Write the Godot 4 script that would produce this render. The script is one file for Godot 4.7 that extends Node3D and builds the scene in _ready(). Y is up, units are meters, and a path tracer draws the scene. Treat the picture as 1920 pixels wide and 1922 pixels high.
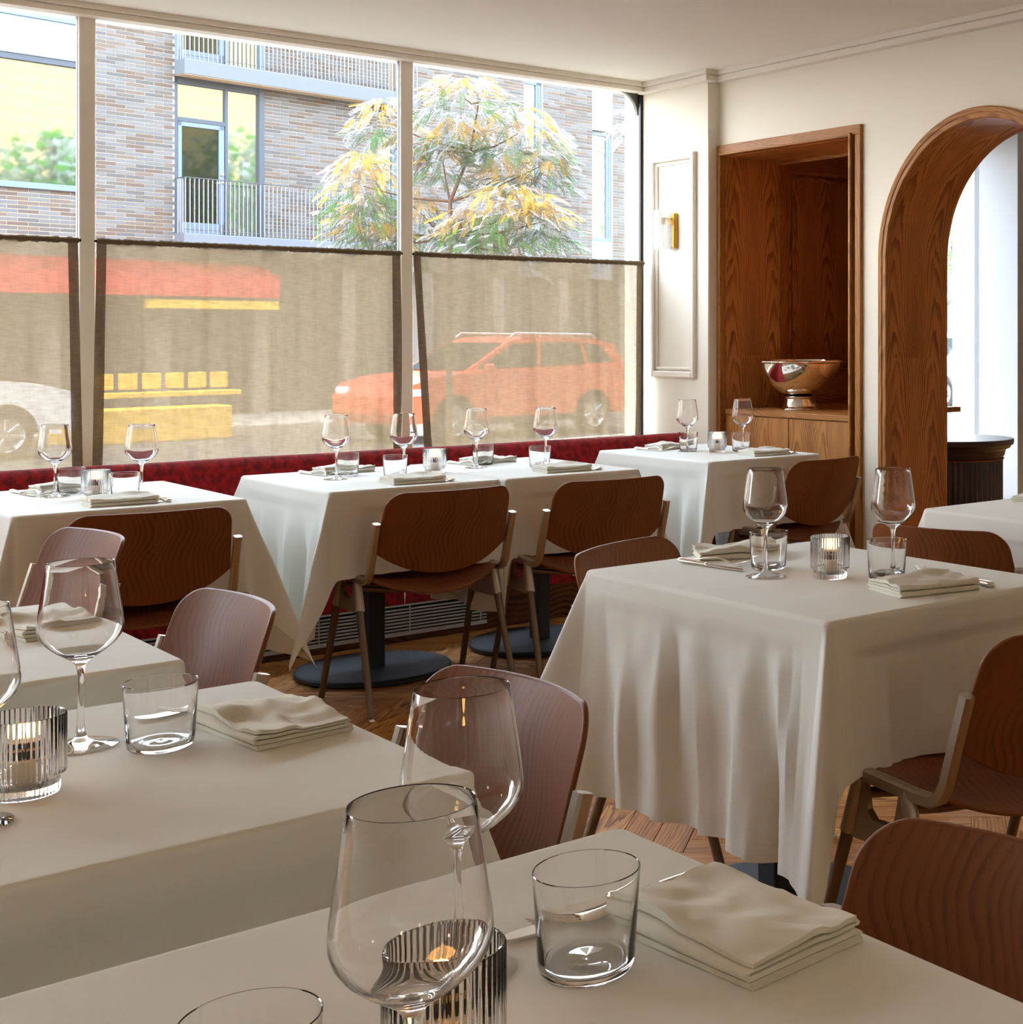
extends Node3D
# A dining room: banquette along a curtained window wall, oak alcove and arch on the side wall, laid tables.
# y up, metres; the window wall is z = -6.75, the side wall x = 4.555, the floor y = 0.

const GLASS_Z := -6.85
const WIN_Z := -6.75
const SIDE_X := 4.555
const CEIL := 2.65
const CLOTH_Y := 0.755

var M := {}
var used := {}
var rng := RandomNumberGenerator.new()


# ---------------------------------------------------------------- mesh building
class MB:
	var v := PackedVector3Array()
	var n := PackedVector3Array()
	var uv := PackedVector2Array()
	var ix := PackedInt32Array()
	var xf := Transform3D()

	func p(pos: Vector3, nor: Vector3, t := Vector2.ZERO) -> int:
		v.append(xf * pos)
		n.append((xf.basis * nor).normalized())
		uv.append(t)
		return v.size() - 1

	func tri(a: int, b: int, c: int) -> void:
		var g := (v[b] - v[a]).cross(v[c] - v[a])
		if g.dot(n[a] + n[b] + n[c]) > 0.0:
			ix.append_array([a, c, b])
		else:
			ix.append_array([a, b, c])

	func quad(a: int, b: int, c: int, d: int) -> void:
		tri(a, b, c)
		tri(a, c, d)

	# a flat polygon (convex) with one outward normal; uv in metres, the grain (v) along axis g
	func flat(pts: Array, nor: Vector3, g := 1) -> void:
		var ids := []
		for q in pts:
			ids.append(p(q, nor, MB.plane_uv(q, nor, g)))
		for k in range(1, ids.size() - 1):
			tri(ids[0], ids[k], ids[k + 1])

	static func plane_uv(q: Vector3, nor: Vector3, g: int) -> Vector2:
		var a := nor.abs()
		var d := 0 if a.x >= a.y and a.x >= a.z else (1 if a.y >= a.z else 2)
		var axes := [0, 1, 2]
		axes.erase(d)
		if axes[0] == g:
			axes.reverse()
		return Vector2(q[axes[0]], q[axes[1]])

	# a box with chamfered edges
	func box(c: Vector3, s: Vector3, bev := 0.003, g := -1) -> void:
		var h := s * 0.5
		if g < 0:
			g = 0 if s.x >= s.y and s.x >= s.z else (1 if s.y >= s.z else 2)
		bev = minf(bev, minf(h.x, minf(h.y, h.z)) * 0.6)
		for d in 3:
			var e := (d + 1) % 3
			var f := (d + 2) % 3
			for sg in [-1.0, 1.0]:
				var nor := Vector3.ZERO
				nor[d] = sg
				var q := []
				for k in [[-1, -1], [1, -1], [1, 1], [-1, 1]]:
					var r := Vector3.ZERO
					r[d] = sg * h[d]
					r[e] = k[0] * (h[e] - bev)
					r[f] = k[1] * (h[f] - bev)
					q.append(c + r)
				flat(q, nor, g)
		if bev <= 0.0:
			return
		for d in 3:
			var e := (d + 1) % 3
			var f := (d + 2) % 3
			for se in [-1.0, 1.0]:
				for sf in [-1.0, 1.0]:
					var nor := Vector3.ZERO
					nor[e] = se
					nor[f] = sf
					var q := []
					for k in [[-1, 0], [1, 0], [1, 1], [-1, 1]]:
						var r := Vector3.ZERO
						r[d] = k[0] * (h[d] - bev)
						r[e] = se * (h[e] - (bev if k[1] == 1 else 0.0))
						r[f] = sf * (h[f] - (0.0 if k[1] == 1 else bev))
						q.append(c + r)
					flat(q, nor.normalized(), g)
		for sx in [-1.0, 1.0]:
			for sy in [-1.0, 1.0]:
				for sz in [-1.0, 1.0]:
					var k := Vector3(sx, sy, sz)
					flat([c + k * Vector3(h.x, h.y - bev, h.z - bev), c + k * Vector3(h.x - bev, h.y, h.z - bev), c + k * Vector3(h.x - bev, h.y - bev, h.z)], k.normalized(), g)

	func between(lo: Vector3, hi: Vector3, bev := 0.003, g := -1) -> void:
		box((lo + hi) * 0.5, hi - lo, bev, g)

	# rows of points joined into a smooth sheet; sg turns the normals over
	func grid(rows: Array, wrap := false, sg := 1.0, uvs := Vector2(1, 1)) -> void:
		var nr := rows.size()
		var nc: int = rows[0].size()
		var base := v.size()
		for i in nr:
			var lu := 0.0
			for j in nc:
				var a: Vector3 = rows[mini(i + 1, nr - 1)][j] - rows[maxi(i - 1, 0)][j]
				var j1 := j + 1
				var j0 := j - 1
				if wrap:
					j1 = 1 if j == nc - 1 else j + 1
					j0 = nc - 2 if j == 0 else j - 1
				var b: Vector3 = rows[i][mini(j1, nc - 1)] - rows[i][maxi(j0, 0)]
				var nor := a.cross(b) * sg
				if nor.length_squared() < 1e-16:
					nor = Vector3.UP
				if j > 0:
					lu += (rows[i][j] - rows[i][j - 1]).length()
				p(rows[i][j], nor.normalized(), Vector2(float(j) / (nc - 1) * uvs.x, float(i) / (nr - 1) * uvs.y))
		for i in nr - 1:
			for j in nc - 1:
				var q := base + i * nc + j
				quad(q, q + 1, q + nc + 1, q + nc)

	# profile of (radius, height), turned round the y axis; outward is to the right of its direction
	func lathe(prof: Array, segs := 48, wave := 0.0, waves := 0, from := 0.0, to := TAU) -> void:
		var m := prof.size()
		for k in m - 1:
			var a: Vector2 = prof[k]
			var b: Vector2 = prof[k + 1]
			if a.distance_to(b) < 1e-6:
				continue
			var here := (b - a).normalized()
			var na := here
			var nb := here
			if k > 0:
				var d0: Vector2 = (a - prof[k - 1]).normalized()
				if d0.dot(here) > 0.75:
					na = (d0 + here).normalized()
			if k < m - 2:
				var d1: Vector2 = (prof[k + 2] - b).normalized()
				if d1.dot(here) > 0.75:
					nb = (d1 + here).normalized()
			var base := v.size()
			for i in segs + 1:
				var th := from + (to - from) * i / segs
				var c := cos(th)
				var s := sin(th)
				var w := 1.0 + wave * cos(th * waves)
				var slope := -wave * waves * sin(th * waves) / w
				for e in 2:
					var q: Vector2 = a if e == 0 else b
					var t := na if e == 0 else nb
					var nr := Vector2(t.y, -t.x)
					var radial := Vector3(c, 0, s)
					var around := Vector3(-s, 0, c)
					p(Vector3(q.x * w * c, q.y, q.x * w * s), ((radial - around * slope) * nr.x + Vector3.UP * nr.y).normalized(), Vector2(float(i) / segs, q.y * 4.0))
			for i in segs:
				var q := base + i * 2
				if a.x > 1e-6:
					tri(q, q + 2, q + 1)
				if b.x > 1e-6:
					tri(q + 1, q + 2, q + 3)

	func tube(pts: Array, rad: Array, segs := 12, caps := true) -> void:
		var rows := []
		var side := Vector3.ZERO
		for i in pts.size():
			var t: Vector3 = (pts[mini(i + 1, pts.size() - 1)] - pts[maxi(i - 1, 0)]).normalized()
			if side == Vector3.ZERO:
				side = t.cross(Vector3.UP if absf(t.y) < 0.9 else Vector3.RIGHT).normalized()
			side = (side - t * side.dot(t)).normalized()
			var up := side.cross(t)
			var row := []
			for k in segs + 1:
				var th := TAU * k / segs
				row.append(pts[i] + (side * cos(th) + up * sin(th)) * rad[i])
			rows.append(row)
		var base := v.size()
		for i in rows.size():
			for k in segs + 1:
				p(rows[i][k], (rows[i][k] - pts[i]) if rad[i] > 1e-6 else Vector3.UP, Vector2(float(k) / segs, i * 0.2))
		for i in rows.size() - 1:
			for k in segs:
				var q := base + i * (segs + 1) + k
				quad(q, q + 1, q + segs + 2, q + segs + 1)
		if caps:
			for e in [0, pts.size() - 1]:
				var o: Vector3 = pts[e]
				var nor: Vector3 = (o - pts[1 if e == 0 else e - 1]).normalized()
				var c := p(o, nor)
				var ring := []
				for k in segs + 1:
					ring.append(p(rows[e][k], nor))
				for k in segs:
					tri(c, ring[k], ring[k + 1])

	# a bar of chamfered section swept along a path that lies across the axis "side"
	func bar(pts: Array, side: Vector3, hs: float, hn: float, bev: float) -> void:
		var sec := [Vector2(hs, hn - bev), Vector2(hs - bev, hn), Vector2(bev - hs, hn), Vector2(-hs, hn - bev), Vector2(-hs, bev - hn), Vector2(bev - hs, -hn), Vector2(hs - bev, -hn), Vector2(hs, bev - hn)]
		var rings := []
		var nrm := []
		for i in pts.size():
			var t: Vector3 = (pts[mini(i + 1, pts.size() - 1)] - pts[maxi(i - 1, 0)]).normalized()
			var up := side.cross(t).normalized()
			var ring := []
			for s in sec:
				ring.append(pts[i] + side * s.x + up * s.y)
			rings.append(ring)
			nrm.append(up)
		for k in 8:
			var k2 := (k + 1) % 8
			var d: Vector2 = (sec[k] + sec[k2]) * 0.5
			d = Vector2(d.x / hs, d.y / hn)
			if absf(d.x) > 0.99:
				d = Vector2(signf(d.x), 0)
			elif absf(d.y) > 0.99:
				d = Vector2(0, signf(d.y))
			var ids := []
			for i in pts.size():
				var nor: Vector3 = side * d.x + nrm[i] * d.y
				ids.append([p(rings[i][k], nor), p(rings[i][k2], nor)])
			for i in pts.size() - 1:
				quad(ids[i][0], ids[i][1], ids[i + 1][1], ids[i + 1][0])
		for e in [0, pts.size() - 1]:
			flat(rings[e], ((pts[e] - pts[1 if e == 0 else e - 1]) as Vector3).normalized())

	# a plate: an outline in 2D given a thickness along z, triangulated
	func plate(outline: PackedVector2Array, z0: float, z1: float) -> void:
		var t := Geometry2D.triangulate_polygon(outline)
		for e in 2:
			var ids := []
			for q in outline:
				ids.append(p(Vector3(q.x, q.y, z0 if e == 0 else z1), Vector3(0, 0, -1 if e == 0 else 1), q))
			for k in range(0, t.size(), 3):
				tri(ids[t[k]], ids[t[k + 1]], ids[t[k + 2]])
		var cw := Geometry2D.is_polygon_clockwise(outline)
		for k in outline.size():
			var a := outline[k]
			var b := outline[(k + 1) % outline.size()]
			var d := (b - a).normalized()
			var o := Vector2(d.y, -d.x) * (-1.0 if cw else 1.0)
			flat([Vector3(a.x, a.y, z0), Vector3(b.x, b.y, z0), Vector3(b.x, b.y, z1), Vector3(a.x, a.y, z1)], Vector3(o.x, o.y, 0))

	# bent plywood: a star-shaped outline about the centre c, laid on the surface bend(x, y, offset)
	func ply(outline: PackedVector2Array, c: Vector2, bend: Callable, th: float, rings := 9) -> void:
		var m := outline.size()
		var face := func(off: float, sg: float, shrink: float) -> Array:
			var first := v.size()
			for r in rings + 1:
				var f := float(r) / rings * shrink
				for k in m:
					var q: Vector2 = c + (outline[k] - c) * f
					var e := 0.004
					var du: Vector3 = bend.call(q.x + e, q.y, off) - bend.call(q.x - e, q.y, off)
					var dv: Vector3 = bend.call(q.x, q.y + e, off) - bend.call(q.x, q.y - e, off)
					p(bend.call(q.x, q.y, off), du.cross(dv).normalized() * sg, q)
			for r in rings:
				for k in m:
					var k2 := (k + 1) % m
					quad(first + r * m + k, first + r * m + k2, first + (r + 1) * m + k2, first + (r + 1) * m + k)
			return range(first + rings * m, first + rings * m + m)
		var shrink := 1.0 - 0.0035 / 0.2
		face.call(th * 0.5, 1.0, shrink)
		face.call(-th * 0.5, -1.0, shrink)
		# rounded edge
		var steps := 5
		var rows := []
		for s in steps + 1:
			var a := -PI / 2 + PI * s / steps
			var row := []
			for k in m + 1:
				var q: Vector2 = c + (outline[k % m] - c) * lerpf(shrink, 1.0, cos(a))
				row.append(bend.call(q.x, q.y, th * 0.5 * sin(a)))
			rows.append(row)
		var mid: Vector3 = bend.call(c.x, c.y, 0.0)
		var base := v.size()
		grid(rows, true, 1.0)
		var test := base + (steps / 2) * (m + 1)
		if n[test].dot(v[test] - xf * mid) < 0.0:
			for k in range(base, v.size()):
				n[k] = -n[k]
			# triangles were wound to the old normals
			var at := ix.size() - steps * m * 6
			for k in range(at, ix.size(), 3):
				var w := ix[k + 1]
				ix[k + 1] = ix[k + 2]
				ix[k + 2] = w

	func mesh() -> ArrayMesh:
		var a := []
		a.resize(Mesh.ARRAY_MAX)
		a[Mesh.ARRAY_VERTEX] = v
		a[Mesh.ARRAY_NORMAL] = n
		a[Mesh.ARRAY_TEX_UV] = uv
		a[Mesh.ARRAY_INDEX] = ix
		var m := ArrayMesh.new()
		m.add_surface_from_arrays(Mesh.PRIMITIVE_TRIANGLES, a)
		return m


# ---------------------------------------------------------------- objects
func numbered(called: String) -> String:
	if not used.has(called):
		used[called] = 0
		return called
	used[called] += 1
	return "%s_%03d" % [called, used[called]]


func tag(o: Node3D, label: String, category := "", group := "", kind := "") -> Node3D:
	if label:
		o.set_meta("label", label)
	if category:
		o.set_meta("category", category)
	if group:
		o.set_meta("group", group)
	if kind:
		o.set_meta("kind", kind)
	return o


func thing(called: String, at := Vector3.ZERO, turn := 0.0) -> Node3D:
	var o := Node3D.new()
	o.name = numbered(called)
	add_child(o)
	o.position = at
	o.rotation.y = turn
	return o


func part(called: String, mb, mat: Material, parent: Node3D, label := "") -> MeshInstance3D:
	var o := MeshInstance3D.new()
	o.name = called
	o.mesh = mb.mesh() if mb is MB else mb
	o.material_override = mat
	parent.add_child(o, true)
	if label:
		o.set_meta("label", label)
	return o


func solo(called: String, mb, mat: Material) -> MeshInstance3D:
	var o := MeshInstance3D.new()
	o.name = numbered(called)
	o.mesh = mb.mesh() if mb is MB else mb
	o.material_override = mat
	add_child(o)
	return o


func copy_of(o: Node3D, base: String, at: Vector3, turn: float, label: String, group := "") -> Node3D:
	var c: Node3D = o.duplicate()
	c.name = numbered(base)
	add_child(c)
	c.position = at
	c.rotation = Vector3(0, turn, 0)
	c.set_meta("label", label)
	if group:
		c.set_meta("group", group)
	return c


func quick(lo: Vector3, hi: Vector3, bev := 0.003, g := -1) -> MB:
	var m := MB.new()
	m.between(lo, hi, bev, g)
	return m


# ---------------------------------------------------------------- materials
func mat(c: Color, rough := 0.6, metal := 0.0) -> StandardMaterial3D:
	var m := StandardMaterial3D.new()
	m.albedo_color = c
	m.roughness = rough
	m.metallic = metal
	return m


func noise(sd: int, freq: float, oct := 3) -> FastNoiseLite:
	var f := FastNoiseLite.new()
	f.seed = sd
	f.noise_type = FastNoiseLite.TYPE_SIMPLEX
	f.frequency = freq
	f.fractal_octaves = oct
	return f


# oak and walnut: growth rings cut flat (nested arches) or straight, with pores along the grain (v)
func wood(w: int, h: int, sd: int, light: Color, dark: Color, across: float, arches: float, contrast: float, leaves := 1) -> ImageTexture:
	# across: rings over the width; arches: how many nested arches stand over one another; leaves: book-matched strips side by side
	var im := Image.create(w, h, false, Image.FORMAT_RGB8)
	var a := noise(sd, 1.0, 2)
	var b := noise(sd + 7, 1.0, 3)
	var c := noise(sd + 13, 1.0, 1)
	for y in h:
		var t := float(y) / h
		var sway := a.get_noise_2d(t * 1.6, 3.0) * 0.10
		for x in w:
			var u := float(x) / w * leaves
			var k0 := int(u)
			u -= k0
			if k0 % 2 == 1:
				u = 1.0 - u
			var du := u - 0.5 + sway + 0.03 * a.get_noise_2d(u * 2.0, t * 3.0 + 20.0)
			var f := 0.35 * b.get_noise_2d(u * 4.0 + 30.0 * k0, t * 2.2)
			if arches > 0.0:
				f += (du * du * 3.4 + absf(du) * 0.15) * across + t * arches
			else:
				f += du * across + t * 1.3
			var r := fposmod(f, 1.0)
			var late := smoothstep(0.30, 0.90, r) * (1.0 - smoothstep(0.92, 1.0, r))
			var pore := smoothstep(0.10, 0.6, c.get_noise_2d(u * 190.0 + k0 * 77.0, t * 8.0))
			var tone := 0.30 * b.get_noise_2d(u * 1.5 + 9.0, t * 0.8)
			var k := clampf(late * contrast * (0.75 + 0.5 * a.get_noise_2d(u * 3.0 + 5.0, t * 2.0)) + pore * (0.2 + 0.4 * late) * contrast + tone, 0.0, 1.0)
			im.set_pixel(x, y, light.lerp(dark, k))
	im.generate_mipmaps()
	return ImageTexture.create_from_image(im)


func wood_mat(t: Texture2D, scale: Vector2, rough: float, coat := 0.0) -> StandardMaterial3D:
	var m := mat(Color.WHITE, rough)
	m.albedo_texture = t
	m.uv1_scale = Vector3(scale.x, scale.y, 1)
	m.metallic_specular = 0.3
	if coat > 0.0:
		m.clearcoat_enabled = true
		m.clearcoat = coat
		m.clearcoat_roughness = 0.22
	return m


func noise_tex(sd: int, freq: float, lo: Color, hi: Color, size := 512, oct := 4, mid := 0.5) -> NoiseTexture2D:
	var t := NoiseTexture2D.new()
	t.width = size
	t.height = size
	t.seamless = true
	t.noise = noise(sd, freq, oct)
	var g := Gradient.new()
	g.set_color(0, lo)
	g.set_color(1, hi)
	g.set_offset(0, clampf(mid - 0.3, 0, 1))
	g.set_offset(1, clampf(mid + 0.3, 0, 1))
	t.color_ramp = g
	return t


# woven cloth: crossing threads of uneven thickness, with gaps where alpha is wanted
func weave(size: int, sd: int, warp: float, weft: float, lo: float, hi: float, alpha_lo := 1.0, alpha_hi := 1.0) -> ImageTexture:
	var im := Image.create(size, size, false, Image.FORMAT_RGBA8)
	var a := noise(sd, 1.0, 2)
	for y in size:
		for x in size:
			var wx := 0.5 + 0.5 * a.get_noise_2d(x * warp, y * 0.012)
			var wy := 0.5 + 0.5 * a.get_noise_2d(x * 0.010 + 50.0, y * weft)
			var k := clampf(wx * 0.35 + wy * 0.65 + 0.10 * a.get_noise_2d(x * 0.02, y * 0.02 + 90.0), 0.0, 1.0)
			var c := lerpf(lo, hi, k)
			im.set_pixel(x, y, Color(c, c, c, lerpf(alpha_hi, alpha_lo, k)))
	im.generate_mipmaps()
	return ImageTexture.create_from_image(im)


func make_materials() -> void:
	M.wall = mat(Color(0.92, 0.89, 0.82), 0.75)
	M.ceiling = mat(Color(0.935, 0.915, 0.865), 0.85)
	M.trim = mat(Color(0.925, 0.89, 0.83), 0.5)
	M.cloth = mat(Color(0.91, 0.912, 0.875), 0.9)
	M.cloth.rim_enabled = true
	M.cloth.rim = 0.25
	var wv := weave(256, 5, 0.9, 0.9, 0.0, 1.0)
	M.cloth.heightmap_enabled = true
	M.cloth.heightmap_texture = wv
	M.cloth.heightmap_scale = 0.02
	M.cloth.uv1_triplanar = true
	M.cloth.uv1_scale = Vector3(5, 5, 5)
	M.napkin = mat(Color(0.89, 0.88, 0.815), 0.95)
	M.napkin.rim_enabled = true
	M.napkin.rim = 0.3
	M.napkin.heightmap_enabled = true
	M.napkin.heightmap_texture = wv
	M.napkin.heightmap_scale = 0.03
	M.napkin.uv1_triplanar = true
	M.napkin.uv1_scale = Vector3(7, 7, 7)
	var oak := wood(512, 1024, 11, Color(0.76, 0.485, 0.26), Color(0.50, 0.285, 0.13), 9.0, 8.0, 0.75, 2)
	M.oak = wood_mat(oak, Vector2(2.0, 0.85), 0.45, 0.1)
	var oak_light := wood(512, 1024, 23, Color(0.70, 0.475, 0.25), Color(0.48, 0.295, 0.13), 8.0, 7.0, 0.7, 2)
	M.oak_light = wood_mat(oak_light, Vector2(2.2, 0.9), 0.5, 0.0)
	var wal := wood(512, 512, 31, Color(0.50, 0.295, 0.17), Color(0.34, 0.185, 0.10), 30.0, 0.0, 0.4)
	M.walnut = wood_mat(wal, Vector2(2.0, 1.2), 0.45, 0.06)
	M.ply_edge = mat(Color(0.45, 0.25, 0.12), 0.5)
	M.plinth = wood_mat(wood(512, 512, 47, Color(0.42, 0.26, 0.15), Color(0.22, 0.125, 0.065), 8.0, 4.0, 0.8), Vector2(1.6, 1.2), 0.5)
	M.floor_planks = []
	for k in 4:
		var tx := wood(128, 1024, 60 + k * 9, [Color(0.80, 0.56, 0.30), Color(0.88, 0.65, 0.37), Color(0.80, 0.55, 0.30), Color(0.82, 0.59, 0.33)][k], Color(0.52, 0.31, 0.14), [3.0, 2.5, 9.0, 4.0][k], [7.0, 5.0, 0.0, 9.0][k], 0.8)
		M.floor_planks.append(wood_mat(tx, Vector2(1.0, 1.0), 0.5, 0.05))
	M.subfloor = mat(Color(0.22, 0.13, 0.07), 0.9)
	M.velvet = mat(Color.WHITE, 0.85)
	M.velvet.albedo_texture = noise_tex(3, 0.02, Color(0.42, 0.012, 0.045), Color(0.74, 0.04, 0.09), 512, 5)
	M.velvet.uv1_triplanar = true
	M.velvet.uv1_scale = Vector3(2.2, 2.2, 2.2)
	M.velvet.rim_enabled = true
	M.velvet.rim = 0.2
	M.velvet.rim_tint = 1.0
	M.iron = mat(Color(0.145, 0.17, 0.20), 0.55)
	M.alu = mat(Color(0.72, 0.68, 0.62), 0.36, 0.9)
	M.leg = mat(Color(0.47, 0.41, 0.35), 0.42, 0.85)
	M.dark = mat(Color(0.07, 0.06, 0.055), 0.6)
	M.silver = mat(Color(0.93, 0.91, 0.87), 0.12, 1.0)
	M.chrome = mat(Color(0.95, 0.94, 0.92), 0.05, 1.0)
	M.brass = mat(Color(0.80, 0.62, 0.24), 0.3, 1.0)
	M.glass = mat(Color(1, 1, 1, 0.0), 0.0)
	M.glass.refraction_enabled = true
	M.glass.refraction_scale = 0.05
	M.pane = mat(Color(1, 1, 1, 0.02), 0.0)
	M.pane.transparency = BaseMaterial3D.TRANSPARENCY_ALPHA
	M.ribbed = mat(Color(1, 1, 1, 0.05), 0.02)
	M.ribbed.transparency = BaseMaterial3D.TRANSPARENCY_ALPHA
	M.bubbled = mat(Color(1, 1, 1, 0.30), 0.08)
	M.bubbled.transparency = BaseMaterial3D.TRANSPARENCY_ALPHA
	M.bubbled.heightmap_enabled = true
	M.bubbled.heightmap_texture = noise_tex(77, 0.05, Color.BLACK, Color.WHITE, 256, 2)
	M.bubbled.heightmap_scale = 0.4
	M.bubbled.uv1_triplanar = true
	M.bubbled.uv1_scale = Vector3(9, 9, 9)
	M.frame = mat(Color(0.10, 0.10, 0.11), 0.4, 0.5)
	M.white_metal = mat(Color(0.80, 0.78, 0.76), 0.4)
	M.linen = mat(Color(0.58, 0.51, 0.40), 0.95)
	M.linen.albedo_texture = weave(512, 71, 0.55, 0.38, 0.75, 1.0, 0.78, 0.97)
	M.linen.transparency = BaseMaterial3D.TRANSPARENCY_ALPHA
	M.linen.uv1_scale = Vector3(2.4, 1.6, 1)
	M.linen.backlight_enabled = true
	M.linen.backlight = Color(0.92, 0.92, 0.92)
	M.linen_hem = mat(Color(0.54, 0.45, 0.33), 0.95)
	M.linen_hem.albedo_texture = weave(256, 73, 0.5, 0.4, 0.7, 1.0, 0.86, 0.97)
	M.linen_hem.transparency = BaseMaterial3D.TRANSPARENCY_ALPHA
	M.linen_hem.backlight_enabled = true
	M.linen_hem.backlight = Color(0.6, 0.6, 0.6)
	M.flame = mat(Color(1, 0.8, 0.5), 1.0)
	M.flame.emission_enabled = true
	M.flame.emission = Color(1.0, 0.72, 0.36)
	M.flame.emission_energy_multiplier = 6.0
	M.wax = mat(Color(0.90, 0.88, 0.82), 0.4)
	M.cap = mat(Color(0.11, 0.085, 0.06), 0.35, 0.4)


# ---------------------------------------------------------------- the room
func herringbone(floor_node: Node3D) -> void:
	# planks 0.09 x 0.54 laid at 45 degrees to the walls
	var w := 0.09
	var l := 0.54
	var du := Vector3(sin(PI / 4), 0, -cos(PI / 4))
	var dv := Vector3(cos(PI / 4), 0, sin(PI / 4))
	var shapes := []
	for k in 6:
		var m := MB.new()
		m.box(Vector3(0, -0.006, 0), Vector3(w - 0.0012, 0.012, l - 0.0012), 0.0011, 2)
		# one plank of the texture each: u across, v along
		for i in m.uv.size():
			var q := m.v[i]
			m.uv[i] = Vector2(q.x / w * 0.92 + 0.5, (q.z + l / 2) / l * 0.55 + k * 0.17)
		shapes.append(m.mesh())
	var spots := []
	for a in range(-70, 130):
		for b in range(-12, 13):
			for way in 2:
				var u: float
				var t: float
				if way == 0:
					u = a * w + b * 2 * l + l / 2
					t = a * w + w / 2
				else:
					u = a * w + l + w / 2 + b * 2 * l
					t = a * w + w - l / 2
				var c := du * u + dv * t
				if c.x < -3.9 or c.x > 4.9 or c.z < -6.3 or c.z > 2.9:
					continue
				spots.append([c, way])
	var cam := Vector3(0, 1.28, 0)
	var fwd := Vector3(sin(deg_to_rad(44.6)), 0, -cos(deg_to_rad(44.6)))
	var rt := Vector3(-fwd.z, 0, fwd.x)
	var ranked := []
	for s in spots:
		var d: Vector3 = s[0] - cam
		var t := d.dot(fwd)
		var seen: bool = t > 0.5 and d.dot(rt) / t < 0.12 and d.dot(rt) / t > -0.68 and s[0].z > -5.95 and s[0].x < 4.6 and (s[0].x > 0.85 or s[0].z < -4.3) and 1.28 / t < 0.5
		ranked.append([t if seen else t + 1000.0, s])
	ranked.sort_custom(func(p, q): return p[0] < q[0])
	var rest := MB.new()
	for k in ranked.size():
		var s: Array = ranked[k][1]
		var dir: Vector3 = du if s[1] == 0 else dv
		var basis := Basis(dir.cross(Vector3.UP) * -1.0, Vector3.UP, dir)
		if rng.randf() < 0.5:
			basis = basis.rotated(Vector3.UP, PI)
		var xf := Transform3D(basis, s[0] + Vector3(0, rng.randf_range(-0.0006, 0.0), 0))
		if k < 300:
			var o := part("plank", shapes[rng.randi() % 6], M.floor_planks[rng.randi() % 4], floor_node)
			o.transform = xf
		else:
			rest.xf = xf
			var at := rest.v.size()
			rest.flat([Vector3(-w / 2, 0, -l / 2), Vector3(w / 2, 0, -l / 2), Vector3(w / 2, 0, l / 2), Vector3(-w / 2, 0, l / 2)], Vector3.UP, 2)
			for i in range(at, rest.v.size()):
				var q := xf.affine_inverse() * rest.v[i]
				rest.uv[i] = Vector2(q.x / w * 0.92 + 0.5, (q.z + l / 2) / l * 0.55 + (k % 6) * 0.17)
	var o := part("outlying_planks", rest, M.floor_planks[0], floor_node)
	o.set_meta("kind", "stuff")


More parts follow.
